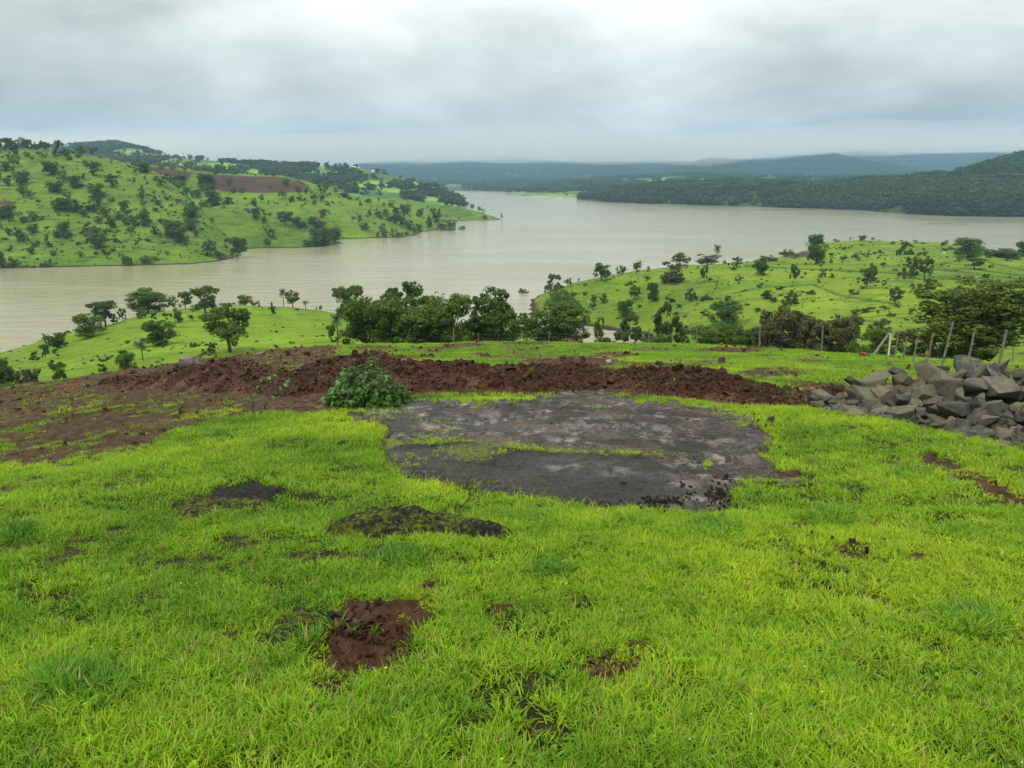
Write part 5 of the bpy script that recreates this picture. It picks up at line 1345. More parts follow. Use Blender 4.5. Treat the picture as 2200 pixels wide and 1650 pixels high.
KIND_WORD = {'R': ('round dense', 'tree'), 'S': ('spreading', 'tree'), 'B': ('low dark', 'bush'), 'T': ('thin sparse', 'tree'), 'F': ('feathery many-stemmed', 'shrub'), 'C': ('narrow upright', 'tree'),
             'W': ('rusty brown', 'tree'), 'O': ('open olive-brown', 'tree'), 'L': ('pale green', 'shrub'), 'P': ('wild date', 'palm')}
ORD = ['leftmost', 'second from left', 'third from left', 'fourth from left', 'fifth from left', 'sixth from left', 'seventh from left', 'eighth from left', 'ninth from left', 'tenth from left', 'eleventh from left', 'twelfth from left', 'thirteenth from left', 'fourteenth from left', 'fifteenth from left', 'sixteenth from left']
SPECIAL = {('N', 2080, 766): 'broad spreading tree with forked dark limbs at the right, behind the leaning posts', ('N', 882, 738): 'tall broad tree rising behind the mango-like thicket at the field edge', ('N', 1200, 733): 'large dome-shaped dark tree standing left of the small creek',
           ('N', 1287, 733): 'narrow upright tree growing beside the creek, behind a fence post', ('N', 1128, 726): 'small open tree with water showing through, left of the dark domed tree',
           ('K', 495, 757): 'largest tree on the green knoll, dense rounded crown over a short thick trunk', ('K', 442, 681): 'tall dense tree on the knoll crest just left of the largest one',
           ('K', 726, 743): 'tall palm by the thicket at the right foot of the knoll', ('K', 307, 774): 'short palm below the round bush on the left of the knoll',
           ('K', 609, 657): 'palm with twin-looking crown on the knoll crest, beside a small leafy tree', ('K', 657, 667): 'stubby palm low on the knoll crest with almost no trunk',
           ('K', 755, 712): 'open tree against the water at the left end of the thicket', ('K', 340, 743): 'round olive-green bushy tree in the middle of the knoll',
           ('K', 320, 672): 'wide double-crowned tree on the left crest of the knoll, against the water', ('K', 191, 725): 'round tree at the left waterside edge of the knoll',
           ('K', 12, 838): 'dark tree cut off by the left picture edge above the dug field', ('K', 60, 836): 'half-bare spreading shrub near the left picture edge above the dug field',
           ('L', 275, 582): 'lone round bush standing at the waterline of the left hillside', ('L', 510, 556): 'leaning tree over the water at the right tip of the left hillside',
           ('L', 200, 335): 'small umbrella-shaped tree on the skyline left of the bare trunks', ('L', 188, 504): 'large tree with brownish crown on the lower left hillside',
           ('R', 1539, 566): 'tall single palm on the right hillside skyline, against the lake', ('R', 1445, 608): 'large rusty brown round tree on the right hillside',
           ('R', 1862, 618): 'wind-bent tree with one thin forked trunk on the right hillside', ('R', 2078, 554): 'largest dome-shaped tree on the far right skyline',
           ('R', 2093, 578): 'small flat-topped tree on a terrace right of the largest skyline tree', ('R', 1292, 604): 'bushy tree on the left skyline of the right hillside, undergrowth at its foot',
           ('R', 1124, 644): 'small tree at the left water tip of the right hillside', ('R', 1686, 543): 'tiny palm by the brown patch on the right hillside shore', ('R', 1732, 531): 'tiny palm standing by the water right of the brown patch',
           ('R', 1560, 699): 'big double-crowned dark tree in the hollow of the right hillside', ('R', 1215, 702): 'dark domed tree behind and above the creek-side one',
           ('P', 1078, 472): 'single thin tree at the very tip of the peninsula', ('M', 798, 460): 'thin palm on the middle hillside, small bush at its foot'}
USED = {}
def region_labels(code, T, place, xb, yb, xw, yw):
    """a label for each row: kind + where, counted from the left among its own kind in its part of the slope"""
    cells = {}
    for i, t in enumerate(T):
        x, y, w, h, k = t
        if (code, x, y) in SPECIAL: continue
        a = sum(x > b for b in xb); c = sum(y > b for b in yb)
        sz = 'tiny' if max(w, h) < 11 else 'small' if max(w, h) < 20 else 'middling' if max(w, h) < 34 else 'large'
        cells.setdefault((a, c, k, sz), []).append(i)
    out = {}
    for (a, c, k, sz), ids in cells.items():
        ids.sort(key=lambda i: T[i][0])
        adj, noun = KIND_WORD[k]
        for j, i in enumerate(ids):
            o_ = '' if len(ids) == 1 else ', ' + ORD[j]
            out[i] = ' '.join(('%s %s %s %s, %s%s' % (sz, adj, noun, yw[c], xw[a], o_)).split())
    for i, t in enumerate(T):
        if (code, t[0], t[1]) in SPECIAL: out[i] = SPECIAL[(code, t[0], t[1])]
    return out
def plant_all(code, txt, sheet, group, place, xb, yb, xw, yw, sink=0.04, depth=None):
    T = [(int(a), int(b), int(c), int(d), e) for a, b, c, d, e in (q.split() for q in txt.replace('\n', '').split(';'))]
    lab = region_labels(code, T, place, xb, yb, xw, yw)
    r = random.Random(code)
    for i, (px, py, w, h, k) in enumerate(T):
        if depth: 
            Y = depth(px, py); q = at(px, py, Y); x, y, z = q[0], Y, q[2]
        else: x, y, z = sheet.find(px, py)
        dist = (y * CP - (z - H) * SP) / F_PX
        W, Hh = w * dist, h * dist * 1.03
        noun = KIND_WORD[k][1]; name = {'tree': 'tree', 'bush': 'bush', 'shrub': 'shrub', 'palm': 'palm_tree'}[noun]
        rz = r.uniform(0, 6.28); W *= 0.98
        if k == 'P': W *= 1.0
        if max(w, h) >= 30:
            cr, tr = BIG[k][r.randrange(len(BIG[k]))]
            e = bpy.data.objects.new(name, None); COL.objects.link(e); e.empty_display_size = .2
            e.location = (x, y, z - sink * Hh); e.rotation_euler = (0, 0, rz); e.scale = (W, W, Hh)
            link('crown', cr, parent=e); link('trunk', tr, parent=e)
            tag(e, lab[i], noun, group)
        else:
            m = SMALL[k]; e = link(name, m[r.randrange(len(m))], (x, y, z - sink * Hh), rot=(0, 0, rz), scale=(W, W * r.uniform(.8, 1.1), Hh))
            tag(e, lab[i], noun, group)
plant_all('L', T_LEFT, LEFT, 'trees and bushes scattered over the left hillside', '', [95, 190, 290], [350, 410, 480], ['far left part', 'left of centre', 'right of centre', 'right end'],
          ['atop the left hillside', 'on upper left hillside', 'on lower left hillside', 'low by the left shore'])
plant_all('M', T_MID, MIDDLE, 'trees and bushes on the middle hillside', '', [480, 610, 760, 860], [420, 460], ['beside the ravine', 'left part', 'centre', 'right part', 'by the point'],
          ['below the brown cut bank', 'on the middle hillside', 'low on middle hillside'])
plant_all('S', T_SPUR, SPUR, 'trees on the small spur above the inlet', '', [600, 665], [495], ['left part', 'centre', 'at its tip'], ['on spur above the inlet', 'by waterline of inlet spur'])
plant_all('P', T_POINT, POINT, 'trees along the peninsula', '', [995], [462], ['left group', 'right group'], ['on the crest of the peninsula', 'low on the peninsula'])
plant_all('K', T_KNOLL, KNOLL, 'trees and bushes on the green knoll', '', [200, 420], [700, 760], ['left part', 'centre', 'right part'], ['on the crest of the knoll', 'on the slope of the knoll', 'at the foot of the knoll'])
plant_all('R', T_RIGHT, RIGHT, 'trees and bushes on the right hillside', '', [1420, 1650, 1860], [570, 625], ['left end', 'centre-left part', 'centre-right part', 'far right part'],
          ['near right hillside skyline', 'halfway down right hillside', 'low on right hillside'])
def near_depth(px, py):
    # the trees behind the fence stand down the slope, their feet hidden by the field edge
    return float(np.interp(px, [700, 850, 1100, 1200, 1300, 1500, 1650, 1800, 1960, 2160], [60, 57, 60, 66, 72, 66, 60, 54, 42, 38]))
def plant_near():
    T = [(int(a), int(b), int(c), int(d), e) for a, b, c, d, e in (q.split() for q in T_NEAR.replace('\n', '').split(';'))]
    lab = region_labels('N', T, '', [1000, 1350, 1620], [900], ['in the left thicket', 'by the creek gap', 'in the middle', 'in the right thicket'], ['behind the fence line'])
    r = random.Random(5)
    for i, (px, py, w, h, k) in enumerate(T):
        Y = near_depth(px, py) + r.uniform(-4, 4) + (8 if (px, py) in ((882, 738),) else 0)
        q = at(px, py, Y); x = q[0]; z0 = float(max(GROUND.z(x, Y)[0], KNOLL.z(x, Y)[0] if px < 1150 else -9, RIGHT.z(x, Y)[0] if (px > 1400 and Y > 86) else -9))
        dist = (Y * CP - (q[2] - H) * SP) / F_PX; top = at(px, py - h, Y)[2]; Hh = (top - z0) * 1.02; W = w * dist * 1.2
        noun = KIND_WORD[k][1]; name = noun
        cr, tr = BIG[k][r.randrange(len(BIG[k]))] if w < 180 else make_tree(781, 'round', 16000, .019, M_LEAF_BIG, .24, 40, gaps=.82)
        e = bpy.data.objects.new(name, None); COL.objects.link(e); e.empty_display_size = .2
        e.location = (x, Y, z0 - .03 * Hh); e.rotation_euler = (0, 0, r.uniform(0, 6.28)); e.scale = (W, W, Hh)
        vis = min(1.0, (top - at(px, py + 12, Y)[2]) * 1.02 / Hh)
        link('crown', cr, parent=e, loc=(0, 0, 1 - vis), scale=(1, 1, vis)); link('trunk', tr, parent=e)
        tag(e, lab[i], noun, 'trees and shrubs behind the fence')
plant_near()

# bare trunks along the skyline of the brown cut hill
BARES = [make_bare(60 + i) for i in range(6)]
r_ = random.Random(12)
bt = None
for i in range(84):
    px = r_.uniform(206, 440) if i < 70 else r_.uniform(440, 500)
    py = float(np.interp(px, [200, 240, 330, 400, 480, 520], [343, 350, 360, 366, 373, 376])) + r_.uniform(-2, 3)
    hh = float(np.interp(px, [200, 250, 320, 400, 480, 520], [20, 34, 36, 24, 12, 8])) * r_.uniform(.55, 1.1)
    x, y, z = MIDDLE.find(px, py); y2 = y + r_.uniform(0, 26); x *= y2 / y; z = float(MIDDLE.z(x, y2)[0]); d = y2 / F_PX
    o = link('bare_tree', BARES[r_.randrange(6)], (x, y2, z - .1), rot=(r_.gauss(0, .05), r_.gauss(0, .05), r_.uniform(0, 6)), scale=(hh * d * 1.1,) * 2 + (hh * d,))
    tag(o, 'thin leafless grey trunk in the row of bare trees along the left skyline', 'bare tree', 'bare trees along the left skyline')
# dark shrubs at the feet of the bare trunks and on to the right of them
r_ = random.Random(13)
SK = [(262, 352, 16, 9), (290, 357, 16, 9), (318, 360, 14, 9), (346, 362, 14, 8), (372, 364, 12, 7), (398, 366, 12, 8), (410, 364, 7, 12), (422, 367, 12, 8), (438, 368, 12, 9), (452, 370, 12, 7), (468, 371, 14, 16), (476, 371, 9, 26), (484, 371, 9, 16), (496, 374, 7, 20), (548, 377, 6, 5), (590, 378, 6, 5), (230, 349, 16, 8), (246, 350, 12, 8)]
for j, (px, py, w, h) in enumerate(SK):
    x, y, z = MIDDLE.find(px, py); d = y / F_PX; k = 'S' if px == 496 else 'C' if h > 13 else 'B'
    o = link('tree' if h > 13 else 'bush', SMALL[k][r_.randrange(4)], (x, y, z - .1), rot=(0, 0, r_.uniform(0, 6)), scale=(w * d, w * d, h * d))
    tag(o, ('small upright tree' if h > 13 else 'low dark bush') + ' in the row below the bare trunks, %s' % (ORD + ["seventeenth from left", "rightmost"])[sorted(s[0] for s in SK).index(px)],
        'tree' if h > 13 else 'bush', 'plants at the foot of the bare trunks')


# ---------------------------------------------------------------- stone heap
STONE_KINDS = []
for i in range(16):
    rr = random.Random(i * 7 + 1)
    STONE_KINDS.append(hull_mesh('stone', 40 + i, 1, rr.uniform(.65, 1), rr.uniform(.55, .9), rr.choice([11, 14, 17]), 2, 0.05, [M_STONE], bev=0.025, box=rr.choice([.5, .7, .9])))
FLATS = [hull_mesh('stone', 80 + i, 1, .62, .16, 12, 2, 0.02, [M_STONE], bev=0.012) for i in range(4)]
for m_ in STONE_KINDS + FLATS:      # unit boxes
    co = np.array([v.co[:] for v in m_.vertices]); c0 = (co.max(0) + co.min(0)) / 2; hw = (co.max(0) - co.min(0)) / 2
    for v, q in zip(m_.vertices, (co - c0) / hw[0]): v.co = q
    m_['hy'] = float(hw[1] / hw[0]); m_['hz'] = float(hw[2] / hw[0])
PILE = """920 265 200 110;1000 380 240 230;1260 300 330 225;1150 205 150 60;1340 205 170 60;1540 270 190 140;1660 205 320 140;1910 285 370 150;2000 200 220 110;2160 300 110 120;1450 440 350 250;1750 440 280 230;2030 440 370 210;1180 520 330 230;570 520 340 230;780 530 230 250;700 380 310 130;480 400 210 70;150 520 200 70;60 590 180 60;90 640 230 60;200 570 160 90;320 560 170 140;330 650 180 130;450 610 110 90;440 690 190 90;550 690 110 110;400 750 320 70;620 815 280 35;770 750 190 90;980 705 280 210;1160 660 110 70;1170 720 120 90;1290 680 160 90;1260 740 110 60;1510 660 290 210;1800 600 200 170;1900 660 180 230;1740 770 170 200;1870 810 210 200;1340 820 150 100;1470 820 130 80;1600 830 150 110;1630 560 90 70;2150 640 140 190;1990 790 110 110;2030 720 120 110;2090 800 110 80;1550 900 180 90;1790 940 320 110;2050 930 190 160;1980 1040 180 110;1160 790 110 60;1190 860 60 110;2120 870 110 70;2190 930 100 90;1320 900 120 60;650 740 110 90;770 680 200 70;880 660 130 100;950 560 130 120;1560 510 130 130;1400 610 120 90;2000 640 110 110;2200 760 90 90;210 700 110 50;1100 600 120 70;30 560 150 40;2300 520 200 200;2320 720 220 200;2330 900 200 160;2300 330 200 160;2480 600 220 220;2500 820 240 180;2660 700 240 220;2420 420 200 180;2600 500 220 160;2780 860 220 140"""
def pile_depth(px, py):
    """the face of the heap leans away from the camera"""
    foot = float(np.interp(px, [1740, 1800, 1900, 2000, 2100, 2200, 2400], [880, 888, 905, 925, 950, 975, 1010]))
    fy = GROUND.find(px, foot, 3, 20)[1]
    return fy + max(0.0, foot - py) * 0.0125 * float(np.interp(px, [1740, 1850, 2000], [1.3, 1.0, 1.0]))
heap = bpy.data.objects.new('stone_heap', None); COL.objects.link(heap)
hx, hy, hz = GROUND.find(2040, 900, 3, 20); heap.location = (hx, hy, hz); heap.rotation_euler = (0, 0, 0)
tag(heap, 'heap of angular grey quarried stones at the right edge, in front of the leaning posts', 'stone heap')
r_ = random.Random(77)
def put_stone(px, py, w, h, Y, name='stone', parent=heap, flat=False, tilt=.5, push=0.0):
    q = at(px, py, Y); dist = (Y * CP - (q[2] - H) * SP) / F_PX
    m = (FLATS if flat else STONE_KINDS)[r_.randrange(4 if flat else 16)]
    sx = w * dist * .5; sz = h * dist * .5
    if flat: sc = (sx, sx, sx)
    else: sc = (sx * 1.0, sx * 1.0 / m['hy'] * r_.uniform(.85, 1.05), max(sz, .4 * sx) / m['hz'] * .86)
    loc = Vector((q[0], Y + sx * .3 + push, q[2] - .02))
    o = link(name, m, loc - (parent.location if parent else Vector()), parent, (r_.gauss(0, .4 if not flat else .08), r_.gauss(0, .4 if not flat else .08), r_.uniform(0, 6.28) if not flat else r_.gauss(0, .4)), sc)
    return o
for row in PILE.split(';'):
    a, b, w, h = map(float, row.split())
    px, py = 1740 + a / 4.783, 740 + b / 4.783
    py2 = py + (8 if py < 800 else 0)
    put_stone(px, py2, w / 4.783 * 1.0, h / 4.783 * (1.0 if py > 800 else .82), pile_depth(px, py), flat=h < 45, tilt=.35)
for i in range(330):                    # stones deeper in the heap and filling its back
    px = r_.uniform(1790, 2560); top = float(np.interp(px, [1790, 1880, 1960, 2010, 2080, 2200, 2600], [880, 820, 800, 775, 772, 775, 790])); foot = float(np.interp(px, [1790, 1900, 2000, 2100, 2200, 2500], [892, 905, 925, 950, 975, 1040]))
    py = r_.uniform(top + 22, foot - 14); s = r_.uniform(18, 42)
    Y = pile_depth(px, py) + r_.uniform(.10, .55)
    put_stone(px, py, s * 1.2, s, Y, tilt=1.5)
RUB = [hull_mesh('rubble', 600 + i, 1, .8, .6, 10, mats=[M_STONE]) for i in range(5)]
pts = []
for i in range(380):
    px = r_.uniform(1745, 2600); foot = float(np.interp(px, [1740, 1800, 1900, 2000, 2100, 2200, 2600], [878, 886, 903, 923, 950, 975, 1045]))
    py = foot - abs(r_.gauss(0, 22)) - 1; Y = pile_depth(px, py) + r_.uniform(.0, .35); q = at(px, py, Y); g = GROUND.z(q[0], Y)[0]
    pts.append((q[0], Y, max(q[2], g), r_.uniform(.015, .05)))
pts = np.array(pts)
ru = scatter('rubble', RUB, pts[:, :3], rots(len(pts), 1), pts[:, 3], rng.integers(0, 5, len(pts)), rng.random(len(pts)))

# loose stones and boulders
def mat_rock(name, c1, c2, c3):
    m, g, out = new_mat(name); p = g.node('ShaderNodeTexCoord').outputs['Object']
    n = g.noise(p, 2.5, 6, 0.65); n2 = g.noise(p, 9, 5, 0.7)
    c = g.ramp(n, [(0.3, c1), (0.5, c2), (0.7, c3)]); bsdf(g, out, c, .85, .25, bump(g, n2, .03)); return m
M_BOULDER = mat_rock('grey_boulder', (.06, .05, .04), (.17, .14, .115), (.30, .27, .235))
M_RUST = mat_rock('rusty_rock', (.05, .022, .014), (.13, .055, .032), (.26, .12, .065))
M_PALE = mat_rock('pale_stone', (.30, .27, .22), (.5, .47, .41), (.66, .64, .58))
M_BLACKROCK = mat_rock('black_rock', (.015, .014, .013), (.035, .03, .027), (.07, .062, .055))
BOULD = {}
def loose(px, py, w, h, mat, label, seed, Y=None, name='boulder', cat='rock', sink=.12):
    if mat.name not in BOULD: BOULD[mat.name] = [hull_mesh(name, 300 + seed + i, 1, .85, .7, 15, 2, .05, [mat], bev=.06) for i in range(3)]
    m = BOULD[mat.name][seed % 3]
    x, y, z = GROUND.find(px, py, 1.2, 60); z = float(gz(x, y)[0]); dist = (y * CP - (z - H) * SP) / F_PX
    for hole in (0,):
        o = link(name, m, (x, y + w * dist * .3, z + h * dist * (.5 - sink)), rot=(0.1, .1, seed * 1.3), scale=(w * dist * .52, w * dist * .45, h * dist * .75))
    return tag(o, label, cat)
loose(405, 797, 46, 30, M_BOULDER, 'large grey-brown boulder on the edge of the dug earth, left of the soil mounds', 1)
loose(375, 799, 20, 18, M_BLACKROCK, 'dark brown rock leaning on the left side of the large grey-brown boulder', 2)
loose(357, 802, 22, 12, M_RUST, 'flat rusty rock just left of the large grey-brown boulder', 3)
loose(146, 845, 32, 17, M_RUST, 'orange-brown rock alone on the field edge at the left', 4)
loose(556, 769, 27, 11, M_BOULDER, 'low grey rock on the skyline of the dug earth, right of the leftmost soil mound', 5)
loose(578, 769, 14, 8, M_RUST, 'small dark red rock right of the low grey rock on the earth skyline', 6)
loose(1308, 779, 13, 7, M_PALE, 'small whitish stone lying on bare soil behind the earth bank', 7, name='stone')
loose(1658, 911, 20, 14, M_BLACKROCK, 'black stone in the grass at the right back corner of the rock slab', 8, name='stone')
loose(1337, 1051, 22, 11, M_BLACKROCK, 'small black lump alone on the front of the wet rock slab', 9, name='stone')
loose(1228, 733, 19, 7, M_RUST, 'flat reddish rock at the field edge left of the pale creek water', 10)
loose(1247, 734, 14, 8, M_RUST, 'small reddish rock beside the creek gap, right of the flat one', 11)
loose(1857, 766, 24, 12, M_RUST, 'dark reddish lump of earth below the bushes left of the white post', 12)
loose(1913, 785, 15, 6, M_RUST, 'small reddish stone in the grass behind the stone heap', 13, name='stone')
loose(848, 1368, 34, 26, M_RUST, 'brown wedge-shaped stone on the right of the dug soil patch near the camera', 14, name='stone')
loose(752, 1350, 34, 14, M_RUST, 'orange-brown elongated stone in the middle of the near dug soil patch', 15, name='stone')
loose(766, 1382, 20, 26, M_BOULDER, 'grey upright stone half buried below the orange-brown one', 16, name='stone')
loose(712, 1348, 22, 22, M_BLACKROCK, 'black stone between the mossy rock and the dug soil patch', 17, name='stone')
loose(822, 1378, 18, 14, M_RUST, 'small orange stone left of the brown wedge-shaped stone', 18, name='stone')
loose(1803, 1018, 22, 12, M_BLACKROCK, 'dark stone sunk in the grass right of the rock slab', 19, name='stone')
loose(1315, 1019, 8, 6, M_PALE, 'tiny pale pebble near the pale puddle on the rock slab', 20, name='stone') if False else None

# fences -----------------------------------------------------------------------------
def post_between(parent, px0, py0, px1, Y, w, mat=M_POST, label=None, base_z=None):
    top = at(px0, py0, Y); bx = at(px1, py0 + 50, Y)[0]
    z0 = GROUND.z(bx, Y)[0] - .25; rad = w * Y / F_PX * .35
    V, F = tube([(bx, Y, z0), ((bx * .5 + top[0] * .5), Y, (z0 + top[2]) * .5), (top[0], Y, top[2])], [rad * 1.08, rad, rad * .92], 6)
    F = F + [tuple(range(12, 18))[::-1]]
    V = [Vector(v) - parent.location for v in V]
    me = bpy.data.meshes.new('post'); me.from_pydata([tuple(v) for v in V], [], F); me.materials.append(mat)
    o = link('post', me, parent=parent)
    if label: o['label'] = label
    return Vector(top), Vector((bx, Y, z0 + .25))
def wires(parent, tops, fr=(.25, .55, .85), rad=.0028):
    for f in fr:
        pts = []
        for (t, b), (t2, b2) in zip(tops[:-1], tops[1:]):
            p, q = b.lerp(t, f), b2.lerp(t2, f)
            for k in range(4):
                s = k / 4; pts.append(p.lerp(q, s) - Vector((0, 0, .05 * math.sin(math.pi * s))))
        pts.append(tops[-1][1].lerp(tops[-1][0], f))
        V, F = tube([tuple(p - parent.location) for p in pts], [rad] * len(pts), 3)
        me = bpy.data.meshes.new('wire'); me.from_pydata(V, [], F); me.materials.append(M_WIRE); link('wire', me, parent=parent)
fx = bpy.data.objects.new('wire_fence', None); COL.objects.link(fx); fx.location = at(1300, 740, 40)
tag(fx, 'wire fence on thin grey posts along the far edge of the field', 'fence')
tp = []
for px, pt, w in ((975, 705, 4.2), (1028, 715, 3.2), (1180, 711, 3.6), (1285, 712, 4.2), (1395, 705, 4.0), (1497, 706, 4.4), (1633, 704, 5.0), (1768, 700, 5.2)):
    e = float(np.interp(px, sorted(edge), [edge[k][1] for k in sorted(edge)])); tp.append(post_between(fx, px, pt, px - 1, e + 1.5, w))
wires(fx, tp)
fx = bpy.data.objects.new('wire_fence', None); COL.objects.link(fx); fx.location = at(2040, 780, 19)
tag(fx, 'row of leaning grey fence posts with sagging wire behind the stone heap', 'fence')
tp = []
for px, pt, pb, Y, w in ((1914, 709, 1908, 27.3, 4.2), (1931, 713, 1922, 24.5, 4.8), (1949, 723, 1938, 22, 5.0), (1972, 726, 1960, 20, 5.6), (2005, 715, 1994, 20.5, 6), (2048, 691, 2028, 17.5, 7), (2093, 714, 2081, 19, 6.5), (2163, 709, 2148, 15.8, 9), (2178, 745, 2174, 24, 4)):
    tp.append(post_between(fx, px, pt, pb, Y, w))
wires(fx, tp[:8], (.3, .6), .0022)
post_between(fx, 1914, 717, 1909, 26.6, 5.2, M_WHITEPOST, 'white painted post')
a = at(1911, 715, 27); b = at(1870, 772, 26.5); V, F = tube([tuple(Vector(a) - fx.location), tuple(Vector(b) - fx.location)], [.045, .05], 6)
me = bpy.data.meshes.new('brace'); me.from_pydata(V, [], F); me.materials.append(M_POST); link('brace', me, parent=fx)

# leafy shrub -------------------------------------------------------------------------
def leaf_mesh(seed, mat):
    rr = random.Random(seed); V = []; F = []; n = 6
    for i in range(n + 1):
        t = i / n; w = .42 * (math.sin(math.pi * min(1, t * .9 + .08)) ** .7) * (1 - t ** 3 * .9) * (1 if i else .1); bend = -.22 * t * t
        V += [(-w, t, bend + .12 * w), (0, t, bend - .03), (w, t, bend + .12 * w)]
    for i in range(n):
        k = i * 3; F += [(k, k + 1, k + 4, k + 3), (k + 1, k + 2, k + 5, k + 4)]
    me = mesh_np('leaf', V, np.array(F), [mat], True, {'leaf': np.full(len(V), rr.random())}); return me
LEAFS = [leaf_mesh(i, M_SHRUB) for i in range(5)]; LEAFS_L = [leaf_mesh(i + 9, M_SHRUB_L) for i in range(3)]
sx_, sy_, sz_ = GROUND.find(785, 880, 3, 20); sy_ += .25
SD = (sy_ * CP - (sz_ - H) * SP) / F_PX
sh = bpy.data.objects.new('leafy_shrub', None); COL.objects.link(sh); sh.location = (sx_, sy_, sz_)
tag(sh, 'bushy dark green shrub with broad pointed leaves between the rock slab and the earth bank', 'shrub')
r_ = random.Random(3)
def mound(u, tt):      # u -1..1 across, height of the mound in picture units
    return max(0.0, (96 * (1 - abs(u + .02) ** 2.1)) * (1 + .12 * math.sin(u * 9))) * (1.0 if u > -.5 else .86)
def orient(d, up=.45):
    d = Vector(d).normalized(); n = (d + Vector((0, 0, up)) + Vector([r_.gauss(0, .35) for _ in range(3)])).normalized()
    tip = Vector((d.x, d.y, -0.25)) + Vector([r_.gauss(0, .45) for _ in range(3)]); tip = (tip - n * tip.dot(n)).normalized()
    s = tip.cross(n); M = Matrix((s, tip, n)).transposed(); return M.to_euler()
def shrub_leaf(k, small=False):
    u = r_.uniform(-1, 1); hgt = mound(u, 0); a = r_.uniform(0, math.pi * 2); q = r_.uniform(.72, 1.12) if not small else r_.uniform(.3, .95)
    el = r_.uniform(0, 1) ** .8 * math.pi / 2
    x = (u * 92 + math.cos(a) * 6) * SD; z = hgt * math.sin(el) * q * SD; y = -math.cos(el) * .36 * q * (1 if math.sin(a) > -.35 else -1) * (1 - abs(u) ** 2) ** .5
    return u, Vector((x, y, z + .02)), Vector((u * .8, y * 2.2, .25 + math.sin(el)))
for i in range(290):
    u, p, d = shrub_leaf(i); L = r_.uniform(7.5, 14.5) * SD
    ms = LEAFS_L if (u < -.42 and r_.random() < .75) or r_.random() < .05 else LEAFS
    o = link('leaf', ms[r_.randrange(len(ms))], p, sh, orient(d), (L, L, L))
nn = 1700; pv = [];
LV = []; LF = []; LL = []
for i in range(nn):
    u, p, d = shrub_leaf(i, True); L = r_.uniform(7, 12) * SD; M = orient(d).to_matrix()
    k = len(LV); q = r_.random()
    for v in ((-.38, .35, 0), (0, 0, 0), (.38, .35, 0), (0, 1, -.1)): LV.append(tuple(p + M @ (Vector(v) * L)))
    LF.append((k, k + 1, k + 2, k + 3)); LL += [q] * 4
tag(link('inner_foliage', mesh_np('inner_foliage', LV, np.array(LF), [M_SHRUB], True, {'leaf': np.array(LL)}), parent=sh), kind='stuff')
st_ = []
for i in range(16):
    a = r_.uniform(0, 6.28); u = r_.uniform(-.9, .95); e = Vector((u * 85 * SD, math.sin(a) * .25, mound(u, 0) * SD * r_.uniform(.75, 1.08)))
    st_.append(tube([(u * .1, 0, -.03), tuple(e * .5 + Vector((0, 0, .03))), tuple(e)], [.008, .006, .003], 5))
V, F = merge(st_); me = bpy.data.meshes.new('stems'); me.from_pydata(V, [], F); me.materials.append(M_BARK); link('stems', me, parent=sh)

def sapling(pts_list, label, leaf_px, nleaf, name='sapling', cat='sapling', mats=(0,), one=False):
    x, y, z = GROUND.find(pts_list[0][0][0], pts_list[0][0][1], 3, 40); d = (y * CP - (z - H) * SP) / F_PX
    e = bpy.data.objects.new(name, None); COL.objects.link(e); e.location = (x, y, z); tag(e, label, cat)
    JV = []; JF = []; JL = []
    for P in pts_list:
        W = [Vector(at(px, py, y)) + Vector((0, .04 * i, 0)) - e.location for i, (px, py) in enumerate(P)]
        V, F = tube([tuple(w) for w in W], [.007 * (1 - .6 * i / len(W)) for i in range(len(W))], 5)
        me = bpy.data.meshes.new('stem'); me.from_pydata(V, [], F); me.materials.append(M_BARK); link('stem', me, parent=e)
        for i in range(nleaf):
            t = (i + .5) / nleaf * (len(W) - 1); k = min(int(t), len(W) - 2); p = W[k].lerp(W[k + 1], t - k)
            L = leaf_px * d * r_.uniform(.6, 1.25) * (.8 + .5 * i / nleaf); a = i * 2.4; dd = Vector((math.cos(a), math.sin(a), .3))
            ro = orient(dd, .8)
            ms = LEAFS_L if i > nleaf * .75 else LEAFS
            if not one: link('leaf', ms[i % 3], p, e, ro, (L, L, L))
            else:
                M = ro.to_matrix(); kk = len(JV)
                for v in ((-.38, .35, 0), (0, 0, 0), (.38, .35, 0), (0, 1, -.1)): JV.append(tuple(p + M @ (Vector(v) * L)))
                JF.append((kk, kk + 1, kk + 2, kk + 3)); JL += [r_.random()] * 4
    if one: link('foliage', mesh_np('foliage', JV, np.array(JF), [M_SHRUB_L], True, {'leaf': np.array(JL)}), parent=e)
sapling([[(543, 893), (540, 868), (546, 843), (560, 820), (586, 806)], [(556, 895), (566, 872), (582, 850), (600, 832), (616, 820)]],
        'spindly two-stemmed sapling with small leaves at the grass edge, left of the leafy shrub', 8.5, 34)
sapling([[(1240, 766), (1243, 755), (1252, 744)], [(1238, 766), (1236, 757), (1230, 750)]], 'small seedling with pale leaves on the bare soil behind the earth bank', 7, 9, one=True, name='seedling', cat='seedling')
sapling([[(1703, 866), (1704, 858)], [(1701, 866), (1696, 860)], [(1704, 866), (1711, 860)]], 'tiny bright seedling on the right end of the earth bank', 9, 3, one=True, name='seedling', cat='seedling')
sapling([[(1520, 1015), (1514, 1006)], [(1521, 1015), (1528, 1005)], [(1520, 1015), (1520, 1004)]], 'tiny weed growing alone on the front right of the rock slab', 10, 3, one=True, name='seedling', cat='weed')
sapling([[(918, 1024), (905, 1014)], [(920, 1024), (932, 1012)], [(919, 1024), (926, 1020)]], 'tiny weed with pale leaves at the front left rim of the rock slab', 9, 3, one=True, name='seedling', cat='weed')
